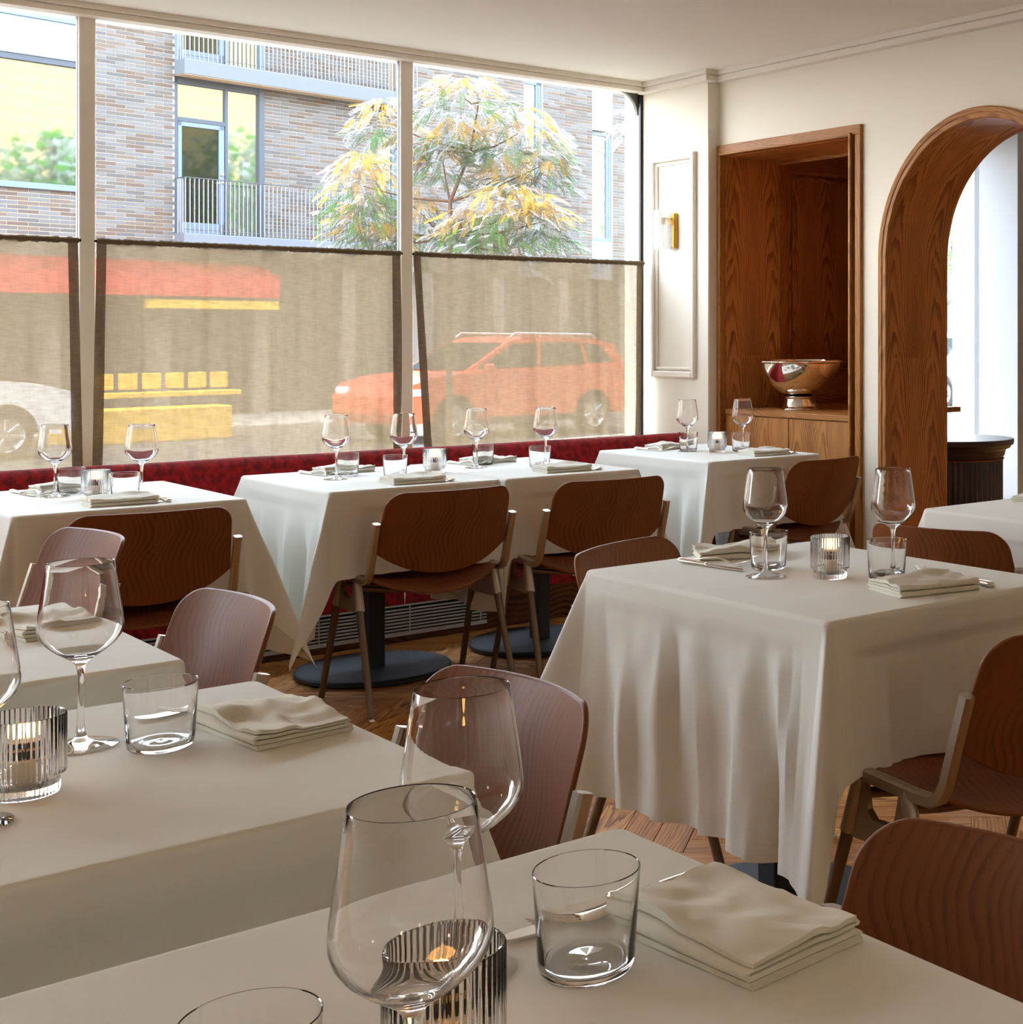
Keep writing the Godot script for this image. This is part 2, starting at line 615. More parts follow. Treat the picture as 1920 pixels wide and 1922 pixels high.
func room() -> void:
	var f := thing("floor")
	tag(f, "herringbone oak floor of narrow planks under the tables", "", "", "structure")
	part("subfloor", quick(Vector3(-4.2, -0.15, -6.95), Vector3(8.8, -0.012, 3.3), 0), M.subfloor, f)
	herringbone(f)
	part("entry_boards", quick(Vector3(4.95, -0.012, -6.74), Vector3(8.6, -0.001, -2.3), 0), M.floor_planks[1], f)

	tag(solo("ceiling", quick(Vector3(-4.2, CEIL, -7.0), Vector3(8.8, CEIL + 0.2, 3.3), 0), M.ceiling), "plain cream plaster ceiling", "", "", "structure")
	tag(solo("wall_left", quick(Vector3(-4.2, -0.1, -7.0), Vector3(-4.0, CEIL + 0.1, 3.3), 0), M.wall), "cream wall at the far end of the window side", "", "", "structure")
	tag(solo("wall_back", quick(Vector3(-4.2, -0.1, 3.1), Vector3(8.8, CEIL + 0.1, 3.3), 0), M.wall), "cream wall behind the viewer", "", "", "structure")

	# window wall
	var wf := thing("wall_front")
	tag(wf, "window wall with a low cream parapet behind the red banquette", "", "", "structure")
	part("parapet", quick(Vector3(-4.1, -0.1, -7.0), Vector3(4.9, 0.70, WIN_Z), 0.004), M.wall, wf)
	part("lintel", quick(Vector3(-4.1, 2.612, -6.90), Vector3(4.9, CEIL + 0.1, WIN_Z), 0.004), M.trim, wf)
	part("lintel", quick(Vector3(4.9, 2.60, -6.90), Vector3(8.8, CEIL + 0.1, WIN_Z), 0.004), M.trim, wf)
	part("parapet", quick(Vector3(4.9, -0.1, -7.0), Vector3(5.95, CEIL + 0.1, WIN_Z), 0.0), M.wall, wf)
	part("parapet", quick(Vector3(5.95, -0.1, -7.0), Vector3(7.2, 0.25, WIN_Z), 0.0), M.wall, wf)
	part("parapet", quick(Vector3(7.15, -0.1, -7.0), Vector3(8.8, CEIL + 0.1, WIN_Z), 0.0), M.wall, wf)
	var edges := [-4.0, -2.385, -1.005, 0.375, 1.7585, 3.137, 4.505]  # bays beyond the view carry on the glazing and light the room sideways
	for k in 6:
		var x0: float = edges[k]
		var x1: float = edges[k + 1]
		var w := thing("window_%d" % (6 - k))
		tag(w, ["tall shop window glazed in one sheet, third bay from the pier", "tall shop window glazed in one sheet, middle bay with the balcony outside", "tall shop window by the white pier with a rounded frame corner"][k - 3] if k >= 3 else "unseen shop window glazed in one sheet, beyond the view, lighting the room from the side", "", "", "structure")
		part("pane", quick(Vector3(x0 + 0.02, 0.70, -6.7985), Vector3(x1 - 0.02, 2.62, -6.7925), 0), M.pane, w)
		var fr := MB.new()
		fr.between(Vector3(x0 + 0.005, 0.69, -6.79), Vector3(x0 + 0.033, 2.62, -6.766), 0.002)
		fr.between(Vector3(x1 - 0.033, 0.69, -6.79), Vector3(x1 - 0.005, 2.62, -6.766), 0.002)
		part("frame", fr, M.frame, w)
		if k < 5:
			part("mullion", quick(Vector3(x1 - 0.032, 0.69, -6.766), Vector3(x1 + 0.032, 2.615, WIN_Z + 0.0), 0.004, 1), M.trim, w)
		else:
			# rounded corner of the outer frame
			var c := MB.new()
			var poly := PackedVector2Array()
			for i in 13:
				var a := PI / 2 * i / 12
				poly.append(Vector2(4.345 + 0.125 * sin(a), 2.49 + 0.125 * cos(a)))
			poly.append(Vector2(4.485, 2.49))
			poly.append(Vector2(4.485, 2.63))
			poly.append(Vector2(4.345, 2.63))
			c.plate(poly, -6.82, -6.795)
			part("frame_corner", c, mat(Color(0.34, 0.35, 0.31), 0.5), w)
	var we := thing("window_7")
	tag(we, "tall glass window of the entry seen through the arch", "", "", "structure")
	part("pane", quick(Vector3(5.95, 0.25, -6.80), Vector3(7.16, 2.62, -6.794), 0), M.pane, we)

	# side wall with the alcove and the arch in it
	var wr := thing("wall_right")
	tag(wr, "cream side wall with an oak alcove and an oak arch", "", "", "structure")
	part("pier", quick(Vector3(4.487, -0.1, -6.95), Vector3(4.93, CEIL + 0.05, -6.165), 0.004), M.wall, wr)
	var x0 := SIDE_X
	var x1 := 4.93
	var sw := MB.new()
	sw.between(Vector3(x0, 2.225, -6.166), Vector3(x1, CEIL + 0.05, -5.06), 0)
	sw.between(Vector3(x0, -0.1, -5.06), Vector3(x1, CEIL + 0.05, -4.918), 0)
	sw.between(Vector3(x0, -0.1, -3.662), Vector3(x1, CEIL + 0.05, 3.2), 0)
	# over the arch
	var segs := 40
	var zc := -4.29
	var yc := 1.63
	var r := 0.628
	for i in segs:
		var a0 := PI * i / segs
		var a1 := PI * (i + 1) / segs
		var p0 := Vector2(zc - r * cos(a0), yc + r * sin(a0))
		var p1 := Vector2(zc - r * cos(a1), yc + r * sin(a1))
		for x in [x0, x1]:
			sw.flat([Vector3(x, p0.y, p0.x), Vector3(x, p1.y, p1.x), Vector3(x, CEIL + 0.05, p1.x), Vector3(x, CEIL + 0.05, p0.x)], Vector3(-1 if x == x0 else 1, 0, 0))
	part("wall_face", sw, M.wall, wr)

	# cornice in two steps
	var t1 := thing("trim_1")
	tag(t1, "two stepped cream cornice over the windows", "", "", "structure")
	part("fascia", quick(Vector3(-4.0, 2.626, -6.76), Vector3(4.43, CEIL + 0.01, -6.672), 0.002), M.trim, t1)
	part("fascia", quick(Vector3(-4.0, 2.600, -6.76), Vector3(4.44, 2.6255, -6.687), 0.002), M.trim, t1)
	var t2 := thing("trim_2")
	tag(t2, "two stepped cream cornice along the side wall and round the pier", "", "", "structure")
	for k in 2:
		var y0: float = [2.626, 2.594][k]
		var y1: float = [CEIL + 0.01, 2.6255][k]
		var d: float = [0.062, 0.046][k]
		var m := MB.new()
		m.between(Vector3(4.487 - d, y0, -6.75), Vector3(4.60, y1, -6.165 + d), 0.002)
		m.between(Vector3(SIDE_X - d, y0, -6.2), Vector3(4.60, y1, 3.1), 0.002)
		part("fascia", m, M.trim, t2)

	# panel moulding on the pier
	var pm := thing("trim_3")
	tag(pm, "tall rectangular panel moulding on the white pier", "", "", "structure")
	for k in 2:
		var z0: float = [-6.672, -6.632][k]
		var z1: float = [-6.268, -6.308][k]
		var y0: float = [1.057, 1.097][k]
		var y1: float = [2.246, 2.206][k]
		var wd: float = [0.034, 0.016][k]
		var d: float = [0.022, 0.012][k]
		var m := MB.new()
		var x := 4.487
		m.between(Vector3(x - d, y0, z0), Vector3(x + 0.01, y1, z0 + wd), 0.006, 1)
		m.between(Vector3(x - d, y0, z1 - wd), Vector3(x + 0.01, y1, z1), 0.006, 1)
		m.between(Vector3(x - d, y0, z0 + wd * 0.5), Vector3(x + 0.01, y0 + wd, z1 - wd * 0.5), 0.006, 2)
		m.between(Vector3(x - d, y1 - wd, z0 + wd * 0.5), Vector3(x + 0.01, y1, z1 - wd * 0.5), 0.006, 2)
		part(["outer_moulding", "inner_bead"][k], m, M.trim, pm)

	# entry beyond the arch
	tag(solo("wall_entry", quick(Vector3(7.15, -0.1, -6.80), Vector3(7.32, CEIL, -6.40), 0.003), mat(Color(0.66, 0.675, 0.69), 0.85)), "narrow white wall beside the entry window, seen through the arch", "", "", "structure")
	tag(solo("wall_entry_side", quick(Vector3(7.32, -0.1, -6.5), Vector3(8.7, CEIL, -6.42), 0.002), mat(Color(0.52, 0.36, 0.25), 0.6)), "brown panelled wall beyond the entry window", "", "", "structure")
	tag(solo("wall_entry_end", quick(Vector3(8.6, -0.1, -7.0), Vector3(8.8, CEIL, -2.2), 0), M.wall), "cream end wall of the entry", "", "", "structure")
	tag(solo("wall_entry_back", quick(Vector3(4.9, -0.1, -2.5), Vector3(8.8, CEIL, -2.3), 0), M.wall), "cream wall closing the entry behind the arch", "", "", "structure")


func alcove() -> void:
	var a := thing("oak_alcove", Vector3(SIDE_X, 0, -5.61))
	tag(a, "oak-lined alcove with a pale oak casing, let into the side wall", "alcove")
	a.position = Vector3.ZERO
	var x := SIDE_X
	# casing: flat board with a proud bead on its inner edge
	part("head_casing", quick(Vector3(x - 0.018, 2.222, -6.164), Vector3(x + 0.02, 2.268, -5.045), 0.003, 2), M.oak_light, a)
	part("side_casing", quick(Vector3(x - 0.018, 0.0, -6.164), Vector3(x + 0.02, 2.222, -6.135), 0.003, 1), M.oak_light, a)
	part("side_casing", quick(Vector3(x - 0.018, 0.0, -5.085), Vector3(x + 0.02, 2.222, -5.045), 0.003, 1), M.oak_light, a)
	part("bead", quick(Vector3(x - 0.032, 0.0, -5.118), Vector3(x + 0.02, 2.232, -5.10), 0.004, 1), M.oak_light, a)
	part("bead", quick(Vector3(x - 0.03, 2.214, -6.135), Vector3(x + 0.02, 2.2235, -5.10), 0.003, 2), M.oak_light, a)
	# lining
	part("side_panel", quick(Vector3(x + 0.02, 0.0, -6.16), Vector3(4.919, 2.215, -6.13), 0.002, 1), M.oak, a)
	part("side_panel", quick(Vector3(x + 0.02, 0.0, -5.10), Vector3(4.93, 2.215, -5.07), 0.002, 1), M.oak, a)
	part("soffit", quick(Vector3(x + 0.02, 2.212, -6.14), Vector3(4.93, 2.24, -5.08), 0.002, 2), M.oak, a)
	part("rear_edge", quick(Vector3(4.919, 0.88, -6.136), Vector3(4.931, 2.23, -6.126), 0.001, 1), M.oak_light, a)
	part("rear_edge", quick(Vector3(4.919, 2.196, -6.13), Vector3(4.932, 2.214, -5.07), 0.002, 2), M.oak_light, a)
	# the panelled wall behind
	part("panelled_wall", quick(Vector3(4.90, 0.0, -6.33), Vector3(5.75, 2.5, -6.262), 0, 1), M.oak, a)
	part("stile", quick(Vector3(4.93, 0.88, -6.265), Vector3(5.085, 2.5, -6.246), 0.003, 1), M.oak, a)
	part("rail", quick(Vector3(5.085, 2.20, -6.265), Vector3(5.75, 2.5, -6.246), 0.003, 0), M.oak, a)
	part("rail", quick(Vector3(5.085, 0.88, -6.265), Vector3(5.75, 1.07, -6.246), 0.003, 0), M.oak, a)
	var pm := MB.new()
	for k in 2:
		var o := 0.034 * k
		var d := 0.016 - 0.006 * k
		pm.between(Vector3(5.085 + o, 1.07 + o, -6.265), Vector3(5.107 + o, 2.20 - o, -6.258 + d), 0.004, 1)
		pm.between(Vector3(5.09 + o, 2.178 - o, -6.265), Vector3(5.72, 2.20 - o, -6.258 + d), 0.004, 0)
		pm.between(Vector3(5.09 + o, 1.07 + o, -6.265), Vector3(5.72, 1.092 + o, -6.258 + d), 0.004, 0)
	part("panel_moulding", pm, M.oak, a)
	var back := MB.new()
	back.flat([Vector3(4.93, 0, -5.40), Vector3(5.66, 0, -6.25), Vector3(5.66, 2.5, -6.25), Vector3(4.93, 2.5, -5.40)], Vector3(-0.76, 0, -0.65), 1)
	back.flat([Vector3(4.96, 0, -5.38), Vector3(5.70, 0, -6.25), Vector3(5.70, 2.6, -6.25), Vector3(4.96, 2.6, -5.38)], Vector3(0.76, 0, 0.65), 1)
	back.flat([Vector3(4.93, 0, -5.40), Vector3(4.93, 2.5, -5.40), Vector3(4.93, 2.5, -5.05), Vector3(4.93, 0, -5.05)], Vector3(-1, 0, 0), 1)
	part("rear_partition", back, M.oak, a)
	part("rear_ceiling", quick(Vector3(4.93, 2.42, -6.3), Vector3(5.72, 2.5, -5.05), 0, 2), M.oak, a)

	var c := thing("alcove_cabinet")
	tag(c, "oak base cabinet filling the foot of the alcove", "cabinet")
	part("countertop", quick(Vector3(x + 0.012, 0.872, -6.131), Vector3(4.93, 0.90, -5.10), 0.002, 2), M.oak_light, c)
	part("countertop", quick(Vector3(4.93, 0.872, -6.25), Vector3(5.6, 0.90, -5.42), 0.002, 2), M.oak_light, c)
	part("door", quick(Vector3(x + 0.018, 0.08, -6.128), Vector3(x + 0.04, 0.868, -5.618), 0.002, 1), M.oak_light, c)
	part("door", quick(Vector3(x + 0.018, 0.08, -5.614), Vector3(x + 0.04, 0.868, -5.102), 0.002, 1), M.oak_light, c)
	part("carcass", quick(Vector3(x + 0.04, 0.0, -6.128), Vector3(4.92, 0.87, -5.102), 0, 1), M.oak, c)

	# silver punch bowl
	var b := thing("punch_bowl", Vector3(4.80, 0.90, -5.80))
	tag(b, "mirror polished silver punch bowl on the alcove counter", "bowl")
	var bowl := MB.new()
	bowl.lathe([Vector2(0.012, 0.068), Vector2(0.06, 0.072), Vector2(0.11, 0.09), Vector2(0.155, 0.122), Vector2(0.187, 0.165), Vector2(0.203, 0.21), Vector2(0.207, 0.238), Vector2(0.214, 0.240), Vector2(0.2185, 0.245), Vector2(0.2185, 0.250), Vector2(0.213, 0.2545), Vector2(0.206, 0.254), Vector2(0.2035, 0.248), Vector2(0.199, 0.21), Vector2(0.183, 0.167), Vector2(0.151, 0.126), Vector2(0.107, 0.094), Vector2(0.06, 0.077), Vector2(0.001, 0.073)], 96)
	part("basin", bowl, M.chrome, b)
	var ft := MB.new()
	ft.lathe([Vector2(0.0, 0.0), Vector2(0.104, 0.0), Vector2(0.107, 0.004), Vector2(0.104, 0.009), Vector2(0.096, 0.012), Vector2(0.088, 0.022), Vector2(0.080, 0.040), Vector2(0.078, 0.055), Vector2(0.083, 0.060), Vector2(0.084, 0.066), Vector2(0.078, 0.070), Vector2(0.06, 0.0705)], 72)
	part("foot_ring", ft, M.chrome, b)


func arch() -> void:
	var a := thing("oak_arch")
	tag(a, "round-headed oak arch with a deep reveal leading to the entry", "archway")
	var zc := -4.29
	var yc := 1.63
	var curve := func(r: float) -> Array:
		var pts := []
		for i in 9:
			pts.append(Vector2(zc - r, yc * i / 9.0))
		for i in 49:
			var th := PI * i / 48
			pts.append(Vector2(zc - r * cos(th), yc + r * sin(th)))
		for i in 9:
			pts.append(Vector2(zc + r, yc * (8 - i) / 9.0))
		return pts
	# profile across the casing: (x, radius)
	var strip := func(prof: Array) -> MB:
		var m := MB.new()
		for k in prof.size() - 1:
			var c0: Array = curve.call(prof[k].y)
			var c1: Array = curve.call(prof[k + 1].y)
			var lng := 0.0
			for i in c0.size() - 1:
				var l2: float = lng + c0[i].distance_to(c0[i + 1])
				var q := [Vector3(prof[k].x, c0[i].y, c0[i].x), Vector3(prof[k].x, c0[i + 1].y, c0[i + 1].x), Vector3(prof[k + 1].x, c1[i + 1].y, c1[i + 1].x), Vector3(prof[k + 1].x, c1[i].y, c1[i].x)]
				var d: Vector2 = prof[k + 1] - prof[k]
				# outward: to the left of travel in (x, r)
				var nor := func(c: Vector2) -> Vector3:
					var rd := (c - Vector2(zc, maxf(0.0, minf(c.y, yc)))).normalized()
					if c.y < yc:
						rd = Vector2(signf(c.x - zc), 0)
					return (Vector3(-d.y, d.x * rd.y, d.x * rd.x)).normalized()
				var w := d.length()
				var i0 := m.p(q[0], nor.call(c0[i]), Vector2(prof[k].x + prof[k].y, lng))
				var i1 := m.p(q[1], nor.call(c0[i + 1]), Vector2(prof[k].x + prof[k].y, l2))
				var i2 := m.p(q[2], nor.call(c1[i + 1]), Vector2(prof[k].x + prof[k].y + w, l2))
				var i3 := m.p(q[3], nor.call(c1[i]), Vector2(prof[k].x + prof[k].y + w, lng))
				m.quad(i0, i1, i2, i3)
				lng = l2
		return m
	part("casing", strip.call([Vector2(4.57, 0.583), Vector2(4.545, 0.583), Vector2(4.540, 0.587), Vector2(4.540, 0.607), Vector2(4.536, 0.610), Vector2(4.534, 0.628), Vector2(4.538, 0.634), Vector2(4.57, 0.634)]), M.oak_light, a)
	part("reveal", strip.call([Vector2(4.945, 0.590), Vector2(4.56, 0.590)]), M.oak, a)
	part("rear_casing", strip.call([Vector2(4.945, 0.634), Vector2(4.946, 0.588), Vector2(4.925, 0.588), Vector2(4.924, 0.592)]), M.oak, a)


func sconce() -> void:
	var s := thing("wall_sconce", Vector3(4.487, 1.842, -6.50))
	tag(s, "small brass wall light with a ribbed glass shade on the white pier", "lamp")
	var bp := MB.new()
	bp.between(Vector3(-0.02, -0.096, 0.036), Vector3(0.0, 0.09, 0.064), 0.004, 1)
	bp.between(Vector3(-0.008, 0.03, -0.03), Vector3(0.0, 0.075, 0.04), 0.003, 2)
	for k in 22:
		for z in [0.060]:
			bp.xf = Transform3D(Basis(), Vector3(-0.021, -0.093 + k * 0.0084, z))
			bp.lathe([Vector2(0.0001, -0.004), Vector2(0.0035, -0.002), Vector2(0.0042, 0.0), Vector2(0.0035, 0.002), Vector2(0.0001, 0.004)], 8)
	part("backplate", bp, M.brass, s)
	var g := MB.new()
	g.xf = Transform3D(Basis(), Vector3(-0.05, 0, -0.005))
	g.lathe([Vector2(0.042, -0.104), Vector2(0.046, -0.102), Vector2(0.046, 0.102), Vector2(0.042, 0.105), Vector2(0.038, 0.102), Vector2(0.038, -0.102), Vector2(0.042, -0.104)], 120, 0.018, 24)
	part("glass_shade", g, M.bubbled, s)
	var h := MB.new()
	h.tube([Vector3(-0.01, 0.06, 0.02), Vector3(-0.05, 0.06, -0.005)], [0.006, 0.006], 10)
	h.xf = Transform3D(Basis(), Vector3(-0.05, 0.0, -0.005))
	h.lathe([Vector2(0.0, 0.03), Vector2(0.012, 0.032), Vector2(0.012, 0.066), Vector2(0.0, 0.068)], 16)
	part("lamp_holder", h, M.brass, s)


func drum() -> void:
	var d := thing("drum_table", Vector3(5.38, 0, -5.22))
	tag(d, "dark fluted drum pedestal with a moulded top, beyond the arch", "pedestal")
	var dark := mat(Color(0.17, 0.105, 0.07), 0.35)
	dark.clearcoat_enabled = true
	dark.clearcoat = 0.4
	var top := MB.new()
	top.lathe([Vector2(0.225, 0.655), Vector2(0.235, 0.67), Vector2(0.238, 0.69), Vector2(0.245, 0.70), Vector2(0.262, 0.706), Vector2(0.268, 0.718), Vector2(0.280, 0.724), Vector2(0.283, 0.735), Vector2(0.283, 0.748), Vector2(0.279, 0.753), Vector2(0.001, 0.753)], 72)
	part("moulded_top", top, dark, d)
	var ring := MB.new()
	ring.lathe([Vector2(0.224, 0.645), Vector2(0.231, 0.648), Vector2(0.232, 0.653), Vector2(0.224, 0.657)], 72)
	part("gilt_ring", ring, mat(Color(0.50, 0.30, 0.10), 0.35, 0.8), d)
	var body := MB.new()
	body.lathe([Vector2(0.222, 0.0), Vector2(0.222, 0.66)], 288, 0.018, 48)
	part("fluted_drum", body, dark, d)


func banquette() -> void:
	var b := thing("banquette")
	tag(b, "long red velvet banquette under the curtained windows", "banquette")
	# section of the back: (z, y) swept along x
	var secs := [[Vector2(-6.27, 0.43), Vector2(-6.30, 0.50), Vector2(-6.335, 0.62), Vector2(-6.355, 0.70), Vector2(-6.365, 0.735), Vector2(-6.385, 0.757), Vector2(-6.41, 0.765), Vector2(-6.44, 0.760), Vector2(-6.462, 0.742), Vector2(-6.47, 0.70), Vector2(-6.47, 0.30)],
		[Vector2(-6.40, 0.30), Vector2(-5.90, 0.30), Vector2(-5.868, 0.305), Vector2(-5.860, 0.33), Vector2(-5.858, 0.42), Vector2(-5.865, 0.448), Vector2(-5.89, 0.463), Vector2(-6.0, 0.468), Vector2(-6.2, 0.462), Vector2(-6.35, 0.455)],
		[Vector2(-5.95, 0.155), Vector2(-5.872, 0.155), Vector2(-5.868, 0.16), Vector2(-5.868, 0.31)]]
	var names := ["backrest", "seat", "skirt"]
	for k in 3:
		var m := MB.new()
		var rows := []
		for q in secs[k]:
			var row := []
			for i in 42:
				var x := -3.9 + (4.487 + 3.9) * i / 41.0
				row.append(Vector3(x, q.y + (0.0015 * sin(x * 9.0) if k < 2 else 0.0), q.x))
			rows.append(row)
		m.grid(rows, false, -1.0 if k > 0 else -1.0)
		part(names[k], m, M.velvet, b)
	# plinth of oak, with a louvred grille let into it
	part("plinth", quick(Vector3(3.09, 0.0, -5.95), Vector3(4.487, 0.157, -5.871), 0.002, 0), M.plinth, b)
	part("plinth", quick(Vector3(-3.9, 0.0, -5.95), Vector3(3.09, 0.0255, -5.866), 0.002, 0), M.plinth, b)
	part("grille_shade", quick(Vector3(-3.9, 0.0255, -5.98), Vector3(3.09, 0.157, -5.93), 0), M.dark, b)  # dark slab painted as the shade behind the slats
	var g := part("grille", quick(Vector3(-3.9, 0.0255, -5.88), Vector3(3.09, 0.042, -5.867), 0.001, 0), M.white_metal, b)
	part("top_bar", quick(Vector3(-3.9, 0.148, -5.88), Vector3(3.09, 0.1555, -5.868), 0.001, 0), M.white_metal, g)
	var sl := quick(Vector3(-3.9, -0.0034, -0.013), Vector3(3.09, 0.0034, 0.0), 0.001, 0).mesh()
	for k in 7:
		var o := part("slat", sl, M.white_metal, g)
		o.position = Vector3(0, 0.0515 + k * 0.0138, -5.869)
	for x in [2.36, 2.74, 3.06, 1.6]:
		part("divider", quick(Vector3(x - 0.002, 0.04, -5.872), Vector3(x + 0.002, 0.15, -5.866), 0.0005, 1), M.white_metal, g)


func curtain(called: String, x0t: float, x1t: float, x0b: float, x1b: float, label: String, sd: int, seams: Array) -> void:
	var c := thing(called)
	tag(c, label, "curtain", "sheer linen half curtains in the shop windows")
	var f := noise(sd, 1.0, 2)
	var y0 := 0.62
	var y1 := 1.662
	var z := -6.70
	var pos := func(s: float, t: float) -> Vector3:
		var x := lerpf(lerpf(x0b, x1b, s), lerpf(x0t, x1t, s), t)
		var w: float = f.get_noise_2d(x * 3.2, t * 0.35) * 0.030 + f.get_noise_2d(x * 8.0, t * 0.5 + 7.0) * 0.014
		for q in seams:
			var d: float = (s - q - 0.012 * (1.0 - t)) * (x1t - x0t)
			w += 0.010 * exp(-d * d / 0.00012)
		return Vector3(x, lerpf(y0, y1, t), z + w * (0.35 + 0.65 * (1.0 - t * 0.6)))
	var rows := []
	for j in 15:
		var row := []
		for i in 221:
			row.append(pos.call(i / 220.0, j / 14.0))
		rows.append(row)
	var m := MB.new()
	m.grid(rows, false, -1.0, Vector2(1, 1))
	part("cloth", m, M.linen, c)
	# side hems and the gathered heading on its rod
	var wd := 0.036 / (x1t - x0t)
	for e in 2:
		var hr := []
		for j in 15:
			var row := []
			for i in 7:
				var s := i / 6.0 * wd
				row.append((pos.call(s if e == 0 else 1.0 - s, j / 14.0) as Vector3) + Vector3(0, 0, 0.002))
			hr.append(row)
		var hm := MB.new()
		hm.grid(hr, false, -1.0 if e == 0 else 1.0, Vector2(0.2, 3))
		part("side_hem", hm, M.linen_hem, c)
	var pts := []
	var rad := []
	var n := 160
	for i in n + 1:
		var s := float(i) / n
		pts.append(Vector3(lerpf(x0t, x1t, s), 1.672 + 0.0015 * f.get_noise_1d(s * 60.0), z))
		rad.append(0.0125 + 0.0035 * f.get_noise_1d(s * 190.0 + 30.0))
	var hd := MB.new()
	hd.tube(pts, rad, 10)
	part("heading", hd, M.linen_hem, c)
	var rod := MB.new()
	rod.tube([Vector3(x0t - 0.01, 1.672, z), Vector3(x1t + 0.01, 1.672, z)], [0.006, 0.006], 8)
	part("rod", rod, M.frame, c)


# ---------------------------------------------------------------- furniture
func make_chair() -> Node3D:
	# faces -z; origin on the floor under the seat
	var c := thing("dining_chair")
	tag(c, "", "chair")
	var so := PackedVector2Array()
	for i in 21:
		var x := -0.232 + 0.464 * i / 20.0
		so.append(Vector2(x, 0.185 - 0.07 * pow(absf(x) / 0.232, 2.2)))
	for i in 5:
		so.append(Vector2(0.232, lerpf(0.09, -0.17, i / 4.0)))
	for i in range(1, 7):
		var a := PI / 2 * i / 6
		so.append(Vector2(0.182 + 0.05 * cos(a), -0.19 - 0.05 * sin(a)))
	for i in range(0, 6):
		so.append(Vector2(lerpf(0.15, -0.15, i / 5.0), -0.24))
	for i in range(0, 6):
		var a := PI / 2 * i / 6
		so.append(Vector2(-0.182 - 0.05 * sin(a), -0.19 - 0.05 * cos(a)))
	for i in 5:
		so.append(Vector2(-0.232, lerpf(-0.17, 0.09, i / 4.0)))
	var seat_at := func(x: float, z: float, off: float) -> Vector3:
		var t := (z + 0.24) / 0.42
		var y := 0.480 - 0.030 * t - 0.014 * pow(maxf(0.0, 1.0 - t / 0.18), 2.0)
		y -= (1.0 - x * x / 0.0538) * 0.052 * smoothstep(0.0, 1.0, t)
		return Vector3(x, y + off, z)
	var sm := MB.new()
	sm.ply(so, Vector2(0, -0.03), seat_at, 0.011, 10)
	part("seat", sm, M.walnut, c)
	var bo := PackedVector2Array()
	for i in 25:
		var x := -0.235 + 0.47 * i / 24.0
		bo.append(Vector2(x, 0.468 + 0.083 * pow(absf(x) / 0.235, 2.3)))
	for i in range(1, 5):
		bo.append(Vector2(lerpf(0.235, 0.228, i / 4.0), lerpf(0.551, 0.695, i / 4.0)))
	for i in range(1, 9):
		var a := PI / 2 * i / 8
		bo.append(Vector2(0.168 + 0.06 * cos(a), 0.697 + 0.06 * sin(a)))
	for i in range(1, 10):
		bo.append(Vector2(lerpf(0.168, -0.168, i / 10.0), 0.757))
	for i in range(0, 8):
		var a := PI / 2 * i / 8
		bo.append(Vector2(-0.168 - 0.06 * sin(a), 0.697 + 0.06 * cos(a)))
	for i in range(0, 4):
		bo.append(Vector2(lerpf(-0.228, -0.235, i / 4.0), lerpf(0.695, 0.551, i / 4.0)))
	var back_at := func(x: float, y: float, off: float) -> Vector3:
		return Vector3(x, y, 0.138 + 0.31 * (y - 0.46) + 0.060 * (1.0 - x * x / 0.0552) + off)
	var bm := MB.new()
	bm.ply(bo, Vector2(0, 0.61), back_at, 0.0105, 10)
	part("backrest", bm, M.walnut, c)
	for s in [-1.0, 1.0]:
		var arm := MB.new()
		var pts := []
		for q in [Vector2(-0.205, 0.470), Vector2(-0.19, 0.472), Vector2(-0.05, 0.463), Vector2(0.085, 0.452), Vector2(0.118, 0.452), Vector2(0.140, 0.462), Vector2(0.154, 0.486), Vector2(0.166, 0.525), Vector2(0.186, 0.59), Vector2(0.205, 0.651), Vector2(0.206, 0.655)]:
			pts.append(Vector3(s * 0.247, q.y, q.x))
		arm.bar(pts, Vector3.RIGHT, 0.0118, 0.0125, 0.0045)
		part("side_arm", arm, M.alu, c)
		var br := MB.new()
		br.xf = Transform3D(Basis(Vector3(0, 0, 1), Vector3(0, 1, 0), Vector3(1, 0, 0)), Vector3(s * 0.247, 0, 0))
		br.plate(PackedVector2Array([Vector2(-0.112, 0.350), Vector2(-0.088, 0.452), Vector2(-0.060, 0.455), Vector2(-0.051, 0.440), Vector2(-0.044, 0.400), Vector2(-0.028, 0.384), Vector2(0.014, 0.384), Vector2(0.028, 0.398), Vector2(0.038, 0.440), Vector2(0.048, 0.452), Vector2(0.068, 0.452), Vector2(0.100, 0.350), Vector2(0.070, 0.340), Vector2(-0.090, 0.340)]), -0.007, 0.007)
		part("bracket", br, M.alu, c)
		for f in [-1.0, 1.0]:
			var cone := MB.new()
			var top := Vector3(s * 0.249, 0.452, 0.056 if f > 0 else -0.072)
			var low := Vector3(s * 0.252, 0.350, 0.087 if f > 0 else -0.100)
			cone.tube([top + Vector3(0, 0.006, 0), top, low], [0.009, 0.0135, 0.0165], 16)
			part("leg_socket", cone, M.alu, c)
			var foot := Vector3(s * 0.262, 0.012, 0.203 if f > 0 else -0.208)
			var lm := MB.new()
			lm.tube([low + (low - foot) * 0.03, foot], [0.0128, 0.0105], 16)
			var leg := part("leg", lm, M.leg, c)
			var gm := MB.new()
			gm.xf = Transform3D(Basis(), Vector3(foot.x, 0, foot.z))
			gm.lathe([Vector2(0.0001, 0.0), Vector2(0.012, 0.0), Vector2(0.014, 0.003), Vector2(0.012, 0.007), Vector2(0.006, 0.014), Vector2(0.0001, 0.016)], 16)
			part("glide", gm, M.chrome, leg)
	for z in [0.058, -0.075]:
		var cb := MB.new()
		var pts := []
		var rad := []
		for i in 13:
			var x := -0.247 + 0.494 * i / 12.0
			pts.append(Vector3(x, 0.425 - 0.030 * (1.0 - x * x / 0.061), z))
			rad.append(0.010)
		cb.tube(pts, rad, 10)
		part("crossbar", cb, M.leg, c)
	return c


